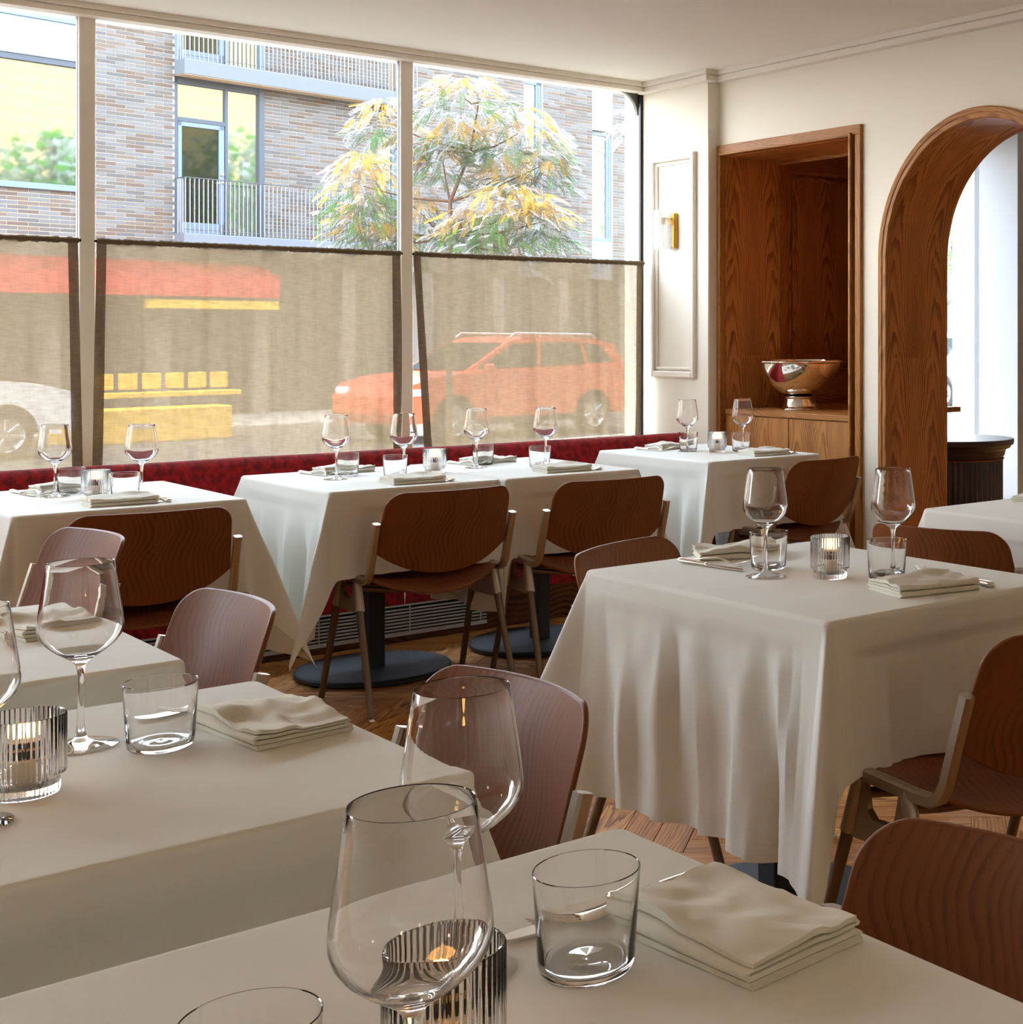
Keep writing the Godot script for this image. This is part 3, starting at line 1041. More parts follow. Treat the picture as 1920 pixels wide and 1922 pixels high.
func table(called: String, x0: float, x1: float, z0: float, z1: float, base: Vector2, label: String) -> void:
	var t := thing(called, Vector3(base.x, 0, base.y))
	tag(t, label, "table")
	var bp := MB.new()
	bp.lathe([Vector2(0.0001, 0.0), Vector2(0.262, 0.0), Vector2(0.262, 0.004), Vector2(0.277, 0.005), Vector2(0.281, 0.009), Vector2(0.281, 0.020), Vector2(0.277, 0.0245), Vector2(0.27, 0.0255), Vector2(0.0001, 0.0265)], 80)
	part("base_plate", bp, M.iron, t)
	part("column", quick(Vector3(-0.031, 0.025, -0.031), Vector3(0.031, 0.70, 0.031), 0.003, 1), M.iron, t)
	var o := Vector3(base.x, 0, base.y)
	part("tabletop", quick(Vector3(x0 + 0.014, 0.715, z0 + 0.014) - o, Vector3(x1 - 0.014, 0.7515, z1 - 0.014) - o, 0.008), M.plinth, t)


# a cloth over a table: flat top, rounded edge, hanging sides, and at each corner the spare material stands out as a fold
func cloth(called: String, x0: float, x1: float, z0: float, z1: float, dx: float, dz: float, label: String, sd: int, amp: float, ears: Array, ripple := 0.0) -> void:
	var rc := 0.020
	var f := noise(sd, 1.0, 2)
	var ent := []   # edge point, normal, length of drop, ear, flare, arc position
	var corners := [Vector2(x1, z1), Vector2(x0, z1), Vector2(x0, z0), Vector2(x1, z0)]
	var norms := [Vector2(1, 0), Vector2(0, 1), Vector2(-1, 0), Vector2(0, -1)]
	var s := 0.0
	for k in 4:
		var a: Vector2 = corners[(k + 3) % 4]
		var b: Vector2 = corners[k]
		var nA: Vector2 = norms[k]
		var nB: Vector2 = norms[(k + 1) % 4]
		var along := (b - a).normalized()
		var span := (b - a).length() - 2 * rc
		var cnt := 44
		var la: float = dx if k % 2 == 0 else dz
		var lb: float = dz if k % 2 == 0 else dx
		for i in cnt:
			# closer together near the corners
			var t := 0.5 - 0.5 * cos(PI * i / cnt)
			var e := a + along * (rc + span * t)
			var dc := minf(t, 1.0 - t) * span
			var near: float = ears[(k + 3) % 4] if t < 0.5 else ears[k]
			ent.append([e, nA, la, Vector2.ZERO, 0.085 * exp(-dc / 0.07) * near, s + span * t, dc])
		s += span
		var th_tip := atan2(lb, la)
		for i in 33:
			var th := PI / 2 * i / 32.0
			var nrm := nA * cos(th) + nB * sin(th)
			var e: Vector2 = b - (nA + nB) * rc + nrm * rc
			var l := minf(la / maxf(cos(th), 1e-3), lb / maxf(sin(th), 1e-3))
			var g := exp(-pow((th - th_tip) / 0.30, 2.0))
			var ear: Vector2 = (nA + nB).normalized() * 0.30 * g * ears[k]
			# the fold's two flanks bend a little, as cloth does
			ear += (nB - nA) * 0.04 * sin((th - th_tip) * 3.0) * g * ears[k]
			ent.append([e, nrm, l, ear, 0.085 * ears[k], s + rc * th, 0.0])
		s += rc * PI / 2
	ent.append(ent[0])
	var rb := 0.011
	var arc := rb * PI / 2
	var ctr := Vector2((x0 + x1) / 2, (z0 + z1) / 2)
	var rows := []
	for g in [0.0, 0.2, 0.4, 0.6, 0.8, 0.92, 0.985]:
		var row := []
		for e in ent:
			var q: Vector2 = ctr + (e[0] - e[1] * rb - ctr) * g
			row.append(Vector3(q.x, CLOTH_Y + 0.0012 * f.get_noise_2d(q.x * 5.0, q.y * 5.0) * (1.0 - g * g), q.y))
		rows.append(row)
	var steps := []
	for i in 6:
		steps.append(Vector2(0, arc * i / 5.0))
	for i in range(1, 25):
		steps.append(Vector2(1, i / 24.0))
	steps.append(Vector2(2, 0.0006))
	steps.append(Vector2(2, 0.010))
	steps.append(Vector2(2, 0.020))
	for st in steps:
		var row := []
		for e in ent:
			var lmax: float = e[2]
			var l := 0.0
			if st.x == 0:
				l = st.y
			elif st.x == 1:
				l = lerpf(arc, lmax - 0.020, pow(st.y, 1.15))
			else:
				l = lmax - 0.020 + st.y
			var out := -rb
			var down := 0.0
			if l < arc:
				out += rb * sin(l / rb)
				down = rb * (1.0 - cos(l / rb))
			else:
				out += rb
				down = rb + l - arc
			var h := maxf(0.0, down - rb)
			var mid := smoothstep(0.0, 0.10, e[6])
			out -= 0.007 * smoothstep(0.050, 0.062, h) * mid
			out += amp * (0.35 + h * 1.8) * smoothstep(0.03, 0.25, h) * f.get_noise_2d(e[5] * 6.0, h * 0.6) * (0.3 + 0.7 * mid)
			if ripple > 0.0:
				out += ripple * smoothstep(0.03, 0.12, h) * mid * (f.get_noise_2d(e[5] * 26.0, h * 1.1 + 5.0) + 0.5 * f.get_noise_2d(e[5] * 60.0, h * 2.0 + 15.0))
			out += e[4] * h
			if st.x == 2:
				out += 0.0012
			var q: Vector2 = e[0] + e[1] * out + e[3] * h
			var ear_l: float = (e[3] as Vector2).length()
			row.append(Vector3(q.x, CLOTH_Y - lerpf(down, rb + h * sqrt(1.0 - minf(0.5, ear_l * ear_l)), 1.0 if l > arc else 0.0), q.y))
		rows.append(row)
	var m := MB.new()
	m.grid(rows, true, -1.0)
	tag(solo(called, m, M.cloth), label, "tablecloth", "white tablecloths")


# ---------------------------------------------------------------- tableware
func loft(m: MB, pts: Array, hw: Array, ht: Array, side: Vector3, segs := 14) -> void:
	var rows := []
	for i in pts.size():
		var t: Vector3 = (pts[mini(i + 1, pts.size() - 1)] - pts[maxi(i - 1, 0)]).normalized()
		var up := side.cross(t).normalized()
		var row := []
		for k in segs + 1:
			var a := TAU * k / segs
			row.append(pts[i] + side * cos(a) * hw[i] + up * sin(a) * ht[i])
		rows.append(row)
	var base := m.v.size()
	m.grid(rows, true, 1.0)
	var mid := base + (pts.size() / 2) * (segs + 1)
	if m.n[mid].dot(m.v[mid] - m.xf * pts[pts.size() / 2]) < 0.0:
		m.v.resize(base)
		m.n.resize(base)
		m.uv.resize(base)
		while m.ix.size() and m.ix[m.ix.size() - 1] >= base:
			m.ix.resize(m.ix.size() - 3)
		m.grid(rows, true, -1.0)


var protos := {}


func make_ware() -> void:
	# wine glass
	var w := thing("wine_glass")
	tag(w, "", "wine glass")
	var fm := MB.new()
	fm.lathe([Vector2(0.0001, 0.0), Vector2(0.0425, 0.0), Vector2(0.0438, 0.0010), Vector2(0.0428, 0.0022), Vector2(0.030, 0.0034), Vector2(0.016, 0.0058), Vector2(0.0085, 0.0105), Vector2(0.0055, 0.018), Vector2(0.0042, 0.030), Vector2(0.0036, 0.055), Vector2(0.0036, 0.082), Vector2(0.0043, 0.096), Vector2(0.0060, 0.1045), Vector2(0.0001, 0.1045)], 48)
	part("stem_and_foot", fm, M.glass, w)
	var outer := [Vector2(0.0060, 0.1045), Vector2(0.0100, 0.1095), Vector2(0.0185, 0.1155), Vector2(0.0300, 0.1235), Vector2(0.0400, 0.1325), Vector2(0.0462, 0.1415), Vector2(0.0487, 0.1495), Vector2(0.0490, 0.157), Vector2(0.0478, 0.169), Vector2(0.0455, 0.185), Vector2(0.0428, 0.204), Vector2(0.0402, 0.222), Vector2(0.0384, 0.2350)]
	var prof := [Vector2(0.0001, 0.1045)] + outer
	prof.append(Vector2(0.0381, 0.2356))
	prof.append(Vector2(0.0376, 0.2350))
	for i in range(outer.size() - 2, 1, -1):
		var q: Vector2 = outer[i]
		prof.append(q + Vector2(-0.0009, 0.0005 if q.y > 0.15 else 0.0013))
	prof.append(Vector2(0.0001, 0.1155))
	var bm := MB.new()
	bm.lathe(prof, 64)
	part("bowl", bm, M.glass, w)
	protos.wine = w
	# tumbler
	var t := thing("water_tumbler")
	tag(t, "", "tumbler")
	var tm := MB.new()
	tm.lathe([Vector2(0.0001, 0.001), Vector2(0.030, 0.0), Vector2(0.0355, 0.0012), Vector2(0.0385, 0.005), Vector2(0.0394, 0.011), Vector2(0.0437, 0.0846), Vector2(0.0431, 0.0853), Vector2(0.0424, 0.0846), Vector2(0.0381, 0.012), Vector2(0.0365, 0.0085), Vector2(0.032, 0.0068), Vector2(0.018, 0.0078), Vector2(0.0001, 0.0095)], 64)
	part("cup", tm, M.glass, t)
	protos.tumbler = t
	# ribbed candle holder
	var c := thing("candle_holder")
	tag(c, "", "candle holder")
	var cm := MB.new()
	cm.lathe([Vector2(0.0001, 0.0), Vector2(0.0345, 0.0), Vector2(0.0358, 0.002), Vector2(0.0358, 0.0185), Vector2(0.0375, 0.0205), Vector2(0.0412, 0.0215), Vector2(0.0424, 0.024), Vector2(0.0424, 0.0885), Vector2(0.0414, 0.0900)], 288, 0.011, 48)
	cm.lathe([Vector2(0.0414, 0.0900), Vector2(0.0400, 0.0898), Vector2(0.0394, 0.0885), Vector2(0.0394, 0.030), Vector2(0.038, 0.0265), Vector2(0.032, 0.013), Vector2(0.030, 0.011), Vector2(0.0001, 0.011)], 96)
	part("ribbed_cup", cm, M.glass, c)
	protos.holder = c
	# oil candle standing in it
	var k := thing("tea_light")
	tag(k, "", "candle")
	var km := MB.new()
	km.lathe([Vector2(0.0001, 0.0), Vector2(0.0195, 0.0), Vector2(0.0200, 0.001), Vector2(0.0200, 0.022), Vector2(0.018, 0.026), Vector2(0.0115, 0.027), Vector2(0.0001, 0.027)], 40)
	part("body", km, M.wax, k)
	var kc := MB.new()
	kc.lathe([Vector2(0.0128, 0.0265), Vector2(0.0130, 0.035), Vector2(0.0095, 0.0365), Vector2(0.0085, 0.041), Vector2(0.0035, 0.042), Vector2(0.0001, 0.042)], 32)
	part("cap", kc, M.cap, k)
	var kw := MB.new()
	kw.tube([Vector3(0, 0.041, 0), Vector3(0.0003, 0.047, 0)], [0.0011, 0.0009], 8)
	part("wick", kw, M.dark, k)
	var kf := MB.new()
	kf.lathe([Vector2(0.0001, 0.0445), Vector2(0.0026, 0.0465), Vector2(0.0039, 0.050), Vector2(0.0036, 0.054), Vector2(0.0022, 0.059), Vector2(0.0008, 0.0635), Vector2(0.0001, 0.065)], 16)
	var fl := part("flame", kf, M.flame, k)
	var li := OmniLight3D.new()
	li.name = "flame_light"
	li.position = Vector3(0, 0.052, 0)
	li.light_color = Color(1.0, 0.68, 0.34)
	li.light_energy = 0.0012
	li.light_size = 0.006
	li.omni_range = 12.0
	li.omni_attenuation = 2.0
	li.shadow_enabled = true
	fl.add_child(li)
	protos.candle = k
	# folded napkin: four layers folded to and fro across z, open ends at +-x
	for variant in 2:
		var nk := thing("napkin")
		tag(nk, "", "napkin")
		var b: float = 0.062
		var a: float = 0.094
		var h := 0.0056
		var line := []
		for lay in 4:
			for i in 13:
				var s := i / 12.0
				var z := lerpf(-b, b, s) if lay % 2 == 0 else lerpf(b, -b, s)
				z *= 1.0 - 0.02 * lay
				line.append(Vector2(z, (lay + 0.5) * h))
			if lay < 3:
				var sg := 1.0 if lay % 2 == 0 else -1.0
				for i in range(1, 6):
					var th := -PI / 2 + PI * i / 6
					line.append(Vector2(sg * (b * (1.0 - 0.02 * lay) + h * 0.5 * cos(th)), (lay + 1) * h + h * 0.5 * sin(th)))
		var f := noise(90 + variant, 1.0, 2)
		var place := func(q: Vector2, x: float) -> Vector3:
			var k2 := q.y / (4 * h)
			var sx := x / a
			var lift := 0.0
			if variant == 0:
				lift = 0.0075 * exp(-pow((sx * 0.6 + q.x / b * 0.9 + 0.45) / 0.35, 2.0)) + 0.004 * f.get_noise_2d(x * 14.0, q.x * 18.0)
			else:
				lift = 0.006 * sin(sx * 3.1 + q.x / b * 1.3 + 0.4) + 0.005 * f.get_noise_2d(x * 12.0 + 4.0, q.x * 20.0)
			var y := q.y + k2 * k2 * maxf(lift, -0.3 * q.y) + k2 * 0.002
			return Vector3(x * (1.0 + 0.03 * sin(q.y * 900.0)), maxf(y, 0.0002), q.x + 0.004 * k2 * sin(sx * 2.0))
		var m := MB.new()
		var sides := [[], []]
		var nx := 19
		for e in 2:
			var rows := []
			for i in nx:
				var x := lerpf(-a, a, i / float(nx - 1))
				var row := []
				for j in line.size():
					var d: Vector2 = (line[mini(j + 1, line.size() - 1)] - line[maxi(j - 1, 0)]).normalized()
					var o := Vector2(-d.y, d.x) * (0.0023 if e == 0 else -0.0023)
					row.append(place.call(line[j] + o, x))
				rows.append(row)
			m.grid(rows, false, -1.0 if e == 0 else 1.0)
			sides[e] = rows
		for i in [0, nx - 1]:
			for j in line.size() - 1:
				m.flat([sides[0][i][j], sides[0][i][j + 1], sides[1][i][j + 1], sides[1][i][j]], Vector3(-1 if i == 0 else 1, 0, 0))
		for j in [0, line.size() - 1]:
			for i in nx - 1:
				m.flat([sides[0][i][j], sides[0][i + 1][j], sides[1][i + 1][j], sides[1][i][j]], Vector3(0, 0, -1 if j == 0 else 1))
		part("folded_linen", m, M.napkin, nk)
		protos["napkin%d" % variant] = nk
	# knife: tip towards -x, handle end at +x
	var kn := thing("table_knife")
	tag(kn, "", "knife")
	var bl := MB.new()
	var bp := PackedVector2Array()
	for q in [[-0.112, 0.001], [-0.108, 0.006], [-0.098, 0.0095], [-0.08, 0.0115], [-0.05, 0.012], [-0.02, 0.0105], [0.002, 0.007], [0.002, -0.007], [-0.02, -0.008], [-0.06, -0.0078], [-0.095, -0.006], [-0.108, -0.003]]:
		bp.append(Vector2(q[0], q[1]))
	bl.xf = Transform3D(Basis(Vector3(1, 0, 0), Vector3(0, 0, 1), Vector3(0, 1, 0)), Vector3(0, 0.004, 0))
	bl.plate(bp, -0.0009, 0.0009)
	part("blade", bl, M.silver, kn)
	var bo := MB.new()
	loft(bo, [Vector3(-0.001, 0.005, 0), Vector3(0.0, 0.005, 0), Vector3(0.002, 0.0052, 0), Vector3(0.006, 0.0055, 0), Vector3(0.007, 0.0055, 0)], [0.001, 0.0066, 0.0078, 0.0072, 0.006], [0.001, 0.004, 0.0052, 0.005, 0.004], Vector3(0, 0, 1))
	part("bolster", bo, M.silver, kn)
	var ha := MB.new()
	loft(ha, [Vector3(0.006, 0.0055, 0), Vector3(0.012, 0.0056, 0), Vector3(0.03, 0.006, 0), Vector3(0.06, 0.0066, 0), Vector3(0.085, 0.007, 0), Vector3(0.094, 0.007, 0), Vector3(0.098, 0.0068, 0), Vector3(0.0985, 0.0068, 0)], [0.0048, 0.0052, 0.0068, 0.0086, 0.0094, 0.0088, 0.006, 0.0005], [0.004, 0.0042, 0.005, 0.0058, 0.0062, 0.0058, 0.004, 0.0005], Vector3(0, 0, 1), 18)
	part("handle", ha, M.silver, kn)
	protos.knife = kn
	# fork
	var fo := thing("table_fork")
	tag(fo, "", "fork")
	var st := MB.new()
	var fx := [-0.060, -0.055, -0.045, -0.035, -0.026, -0.015, 0.0, 0.03, 0.06, 0.085, 0.098, 0.101]
	var fy := [0.0075, 0.0060, 0.0048, 0.0050, 0.0075, 0.0120, 0.0155, 0.0125, 0.0075, 0.0045, 0.0035, 0.0035]
	var fw := [0.0110, 0.0116, 0.0120, 0.0108, 0.0075, 0.0045, 0.0032, 0.0038, 0.0055, 0.0085, 0.0080, 0.003]
	var ftk := [0.0009, 0.0010, 0.0011, 0.0012, 0.0016, 0.0020, 0.0020, 0.0017, 0.0016, 0.0018, 0.0014, 0.0006]
	var pts := []
	for i in fx.size():
		pts.append(Vector3(fx[i], fy[i], 0))
	loft(st, pts, fw, ftk, Vector3(0, 0, 1))
	part("stem", st, M.silver, fo)
	for i in 4:
		var z := -0.0093 + i * 0.0062
		var tn := MB.new()
		loft(tn, [Vector3(-0.057, 0.0064, z), Vector3(-0.075, 0.0105, z * 0.99), Vector3(-0.090, 0.0155, z * 0.97), Vector3(-0.104, 0.0215, z * 0.95), Vector3(-0.1045, 0.0218, z * 0.95)], [0.0019, 0.0016, 0.0014, 0.0009, 0.0002], [0.0011, 0.0010, 0.0009, 0.0006, 0.0002], Vector3(0, 0, 1), 8)
		part("tine", tn, M.silver, fo)
	protos.fork = fo


var placed := {}


func put(kind: String, base: String, x: float, z: float, turn: float, label: String, group: String, y := CLOTH_Y) -> void:
	if not placed.has(kind):
		placed[kind] = true
		var o: Node3D = protos[kind]
		o.position = Vector3(x, y, z)
		o.rotation.y = turn
		tag(o, label, "", group)
	else:
		copy_of(protos[kind], base, Vector3(x, y, z), turn, label, group)


func candle(x: float, z: float, where: String) -> void:
	put("holder", "candle_holder", x, z, 0.1, "ribbed clear glass candle holder " + where, "ribbed glass candle holders")
	put("candle", "tea_light", x, z, 0.0, "small lit candle inside the ribbed glass holder " + where, "lit candles in ribbed holders", CLOTH_Y + 0.0115)


# ---------------------------------------------------------------- outside
func facade() -> void:
	# the block of flats over the street: local x runs along it, z comes out of it
	var b := thing("apartment_building", Vector3(8.76, 0, -27.9), 0.1943)
	tag(b, "grey brick block of flats with balconies across the street", "building")
	var mortar := mat(Color(0.62, 0.575, 0.51), 0.95)
	var blue := mat(Color(0.33, 0.40, 0.47), 0.6)
	var dark_blue := mat(Color(0.17, 0.22, 0.27), 0.45)
	var slab_m := mat(Color(0.33, 0.355, 0.385), 0.85)
	var glass := mat(Color(0.66, 0.68, 0.64), 0.03, 0.95)
	var rail_m := mat(Color(0.45, 0.46, 0.48), 0.6)
	var rail_top := mat(Color(0.20, 0.22, 0.24), 0.4)
	# backing walls round the openings: x0, x1, y0, y1
	var areas := [[-5.5, -1.62, 2.6, 3.70], [-1.62, -0.105, 2.6, 7.7], [1.60, 4.02, 3.10, 5.92], [1.60, 4.30, 6.20, 7.7], [4.02, 4.56, 5.40, 5.92], [4.56, 7.76, 2.6, 7.7], [8.30, 9.78, 2.6, 7.7], [10.43, 15.0, 2.6, 7.7]]
	var back := MB.new()
	for a in areas:
		back.between(Vector3(a[0], a[2], -0.4), Vector3(a[1], a[3], -0.010), 0)
	back.between(Vector3(-9.0, 7.7, -0.4), Vector3(15.0, 7.9, 0.02), 0)
	back.between(Vector3(-9.0, -0.4, -2.0), Vector3(15.0, 7.8, -0.9), 0)
	part("mortar_wall", back, mortar, b)
	# bricks
	var tones := []
	for c in [Color(0.303, 0.310, 0.316), Color(0.275, 0.265, 0.255), Color(0.323, 0.327, 0.327), Color(0.275, 0.230, 0.200), Color(0.248, 0.248, 0.251), Color(0.316, 0.275, 0.241)]:
		tones.append(mat(c, 0.8))
	var bw := 0.33
	var bh := 0.0665
	var spots := []
	for a in areas:
		var rows := int((a[3] - a[2]) / bh)
		for r in rows:
			var y: float = a[2] + (r + 0.5) * (a[3] - a[2]) / rows
			var x: float = a[0] + (0.0 if int(round((y - 2.6) / bh)) % 2 == 0 else -bw * 0.5)
			while x < a[1] - 0.02:
				var l: float = maxf(x, a[0])
				var e: float = minf(x + bw, a[1])
				if e - l > 0.05:
					spots.append([l, e, y])
				x += bw
	var ranked := []
	for s in spots:
		var view: bool = s[2] > 3.0 and s[2] < 7.4 and s[0] > -3.2 and not (s[0] > -1.75 and s[0] < -1.45)
		ranked.append([s[0] + (0.0 if view else 100.0), s])
	ranked.sort_custom(func(p, q): return p[0] < q[0] or (p[0] == q[0] and p[1][2] < q[1][2]))
	var unit := quick(Vector3(-0.5, -0.5, -0.5), Vector3(0.5, 0.5, 0.5), 0).mesh()
	var rest := []
	for t in tones.size():
		rest.append(MB.new())
	for k in ranked.size():
		var s: Array = ranked[k][1]
		var ti := rng.randi() % 8
		ti = [0, 1, 2, 3, 4, 0, 2, 5][ti]
		var sz := Vector3(s[1] - s[0] - 0.012, bh - 0.0115, 0.02)
		var at := Vector3((s[0] + s[1]) / 2, s[2], -0.0125 + rng.randf_range(-0.0015, 0.0015))
		if k < 300:
			var o := part("brick", unit, tones[ti], b)
			o.transform = Transform3D(Basis.from_scale(sz), at)
		else:
			rest[ti].box(at, sz, 0)
	for t in tones.size():
		var o := part("brickwork", rest[t], tones[t], b)
		o.set_meta("kind", "stuff")
	# tall window in the left part, with a spandrel and another window over it
	var w := part("window", quick(Vector3(-5.5, 3.70, -0.08), Vector3(-1.62, 3.80, 0.05), 0.005, 0), blue, b)
	part("pane", quick(Vector3(-5.5, 3.80, -0.09), Vector3(-1.70, 5.80, -0.08), 0), glass, w)
	part("head", quick(Vector3(-5.5, 5.80, -0.10), Vector3(-1.62, 5.90, -0.02), 0.005, 0), dark_blue, w)
	part("jamb", quick(Vector3(-1.70, 3.80, -0.08), Vector3(-1.62, 5.80, 0.03), 0.005, 1), blue, w)
	part("spandrel", quick(Vector3(-5.5, 5.90, -0.08), Vector3(-1.62, 6.52, 0.0), 0.005, 0), mat(Color(0.40, 0.46, 0.54), 0.6), b)
	var w2 := part("window", quick(Vector3(-5.5, 6.52, -0.08), Vector3(-1.62, 6.62, 0.02), 0.005, 0), blue, b)
	part("pane", quick(Vector3(-5.5, 6.62, -0.09), Vector3(-1.62, 7.7, -0.08), 0), mat(Color(0.6, 0.61, 0.61), 0.05, 0.9), w2)
	# balcony bays, one over the other
	for k in 2:
		var y0: float = [3.10, 6.20][k]
		var top: float = [5.92, 7.7][k]
		var fr := MB.new()
		fr.between(Vector3(-0.105, y0, -0.10), Vector3(-0.035, top, -0.02), 0.006, 1)
		fr.between(Vector3(0.845, y0, -0.10), Vector3(0.90, top, -0.02), 0.006, 1)
		fr.between(Vector3(1.50, y0, -0.12), Vector3(1.60, top, 0.0), 0.006, 1)
		fr.between(Vector3(-0.105, top - 0.13, -0.10), Vector3(1.6, top, -0.02), 0.006, 0)
		fr.between(Vector3(-0.035, y0 + 2.02, -0.10), Vector3(0.85, y0 + 2.10, -0.02), 0.006, 0)
		fr.between(Vector3(0.9, y0, -0.10), Vector3(1.5, y0 + 0.06, -0.03), 0.006, 0)
		var win := part("window", fr, dark_blue if k == 0 else blue, b)
		part("pane", quick(Vector3(-0.04, y0 + 2.08, -0.075), Vector3(0.85, top - 0.1, -0.07), 0), glass, win)
		part("pane", quick(Vector3(0.89, y0, -0.075), Vector3(1.51, top - 0.1, -0.07), 0), glass, win)
		var dm := MB.new()
		dm.between(Vector3(-0.03, y0 + 0.02, -0.07), Vector3(0.04, y0 + 2.02, -0.025), 0.005, 1)
		dm.between(Vector3(0.73, y0 + 0.02, -0.07), Vector3(0.83, y0 + 2.02, -0.025), 0.005, 1)
		dm.between(Vector3(-0.03, y0 + 1.94, -0.07), Vector3(0.83, y0 + 2.02, -0.025), 0.005, 0)
		dm.between(Vector3(-0.03, y0 + 0.02, -0.07), Vector3(0.83, y0 + 0.22, -0.025), 0.005, 0)
		var door := part("door", dm, blue, b)
		part("pane", quick(Vector3(0.03, y0 + 0.2, -0.06), Vector3(0.74, y0 + 1.96, -0.055), 0), mat(Color(0.22, 0.24, 0.20), 0.03, 0.85), door)
		var hm := MB.new()
		hm.between(Vector3(0.765, y0 + 0.93, -0.025), Vector3(0.805, y0 + 1.03, -0.01), 0.004, 1)
		hm.tube([Vector3(0.785, y0 + 0.98, -0.01), Vector3(0.785, y0 + 0.98, 0.03), Vector3(0.64, y0 + 0.96, 0.03)], [0.012, 0.012, 0.010], 10)
		hm.xf = Transform3D(Basis(Vector3.RIGHT, PI / 2), Vector3(0.785, y0 + 1.13, -0.015))
		hm.lathe([Vector2(0.0001, -0.02), Vector2(0.028, -0.018), Vector2(0.03, 0.01), Vector2(0.0001, 0.012)], 16)
		part("handle", hm, M.chrome, door)
		var xe: float = [4.05, 4.75][k]
		part("balcony_slab", quick(Vector3(-0.105, y0 - 0.28, -0.3), Vector3(xe, y0, 0.33), 0.012, 0), slab_m, b)
		part("balcony_soffit", quick(Vector3(-0.10, y0 - 0.285, -0.0), Vector3(xe - 0.02, y0 - 0.279, 0.32), 0), mat(Color(0.60, 0.52, 0.40), 0.9), b)
		# railing of thin uprights
		var rt := MB.new()
		rt.between(Vector3(-0.10, y0 + 0.985, 0.285), Vector3(xe, y0 + 1.0, 0.325), 0.002, 0)
		rt.between(Vector3(-0.10, y0 + 0.985, 0.0), Vector3(-0.06, y0 + 1.0, 0.32), 0.002, 2)
		rt.between(Vector3(-0.10, y0 + 0.06, 0.295), Vector3(xe, y0 + 0.075, 0.315), 0.002, 0)
		var rail := part("railing", rt, rail_top, b)
		var up := quick(Vector3(-0.0065, 0.0, -0.012), Vector3(0.0065, 0.985, 0.012), 0.002, 1).mesh()
		var n := int((xe + 0.08) / 0.083)
		for i in n + 1:
			var o := part("baluster", up, rail_m, rail)
			o.position = Vector3(-0.08 + i * 0.083, y0 + 0.005, 0.305)
		for i in 3:
			var o := part("baluster", up, rail_m, rail)
			o.transform = Transform3D(Basis(Vector3.UP, PI / 2), Vector3(-0.08, y0 + 0.005, 0.06 + i * 0.083))
	# narrow windows farther along, each with metal panels over and under it
	for q in [[4.02, 4.56, 3.1, 5.40, 0], [7.76, 8.30, 3.98, 7.0, 1], [9.78, 10.43, 3.50, 6.08, 1]]:
		var fm := MB.new()
		fm.between(Vector3(q[0], q[2], -0.12), Vector3(q[0] + 0.06, q[3], -0.06), 0.005, 1)
		fm.between(Vector3(q[1] - 0.15, q[2], -0.12), Vector3(q[1], q[3], -0.06), 0.005, 1)
		fm.between(Vector3(q[0], q[2], -0.12), Vector3(q[1], q[2] + 0.09, -0.05), 0.005, 0)
		fm.between(Vector3(q[0], q[3] - 0.08, -0.12), Vector3(q[1], q[3], -0.06), 0.005, 0)
		var win := part("window", fm, blue, b)
		part("pane", quick(Vector3(q[0] + 0.05, q[2] + 0.08, -0.105), Vector3(q[1] - 0.14, q[3] - 0.07, -0.10), 0), glass, win)
		part("seal", quick(Vector3(q[1] - 0.10, q[2] + 0.1, -0.062), Vector3(q[1] - 0.09, q[3] - 0.1, -0.056), 0, 1), rail_top, win)
		if q[4]:
			part("panel", quick(Vector3(q[0], 2.6, -0.10), Vector3(q[1], q[2], -0.03), 0.005, 1), mat(Color(0.42, 0.475, 0.54), 0.6), b)
			part("panel", quick(Vector3(q[0], q[3] + 0.03, -0.10), Vector3(q[1], 7.6, -0.01), 0.005, 1), mat(Color(0.43, 0.475, 0.53), 0.6), b)
	# shop front on the ground floor
	part("shop_front", quick(Vector3(-9.0, -0.4, -0.9), Vector3(15.0, 2.6, -0.35), 0), mat(Color(0.30, 0.28, 0.26), 0.5), b)
	for i in 12:
		part("pier", quick(Vector3(-6.0 + i * 1.85, -0.4, -0.5), Vector3(-5.72 + i * 1.85, 2.6, -0.02), 0.01, 1), mat(Color(0.50, 0.47, 0.44), 0.8), b)
	var aw := MB.new()
	for e in 2:
		aw.flat([Vector3(-6.0, 2.62, -0.05), Vector3(1.52, 2.62, -0.05), Vector3(1.52, 2.32, 0.62), Vector3(-6.0, 2.32, 0.62)], Vector3(0, 0.9, 0.4) * (1 if e == 0 else -1))
	aw.between(Vector3(-6.0, 1.97, 0.60), Vector3(1.52, 2.33, 0.63), 0.002, 0)
	aw.between(Vector3(1.49, 1.97, -0.05), Vector3(1.52, 2.4, 0.62), 0.002, 0)
	part("awning", aw, mat(Color(0.85, 0.10, 0.13), 0.7), b)
	part("sign_band", quick(Vector3(-0.9, 1.755, 0.45), Vector3(1.54, 1.91, 0.58), 0.004, 0), mat(Color(0.98, 0.78, 0.10), 0.5), b)


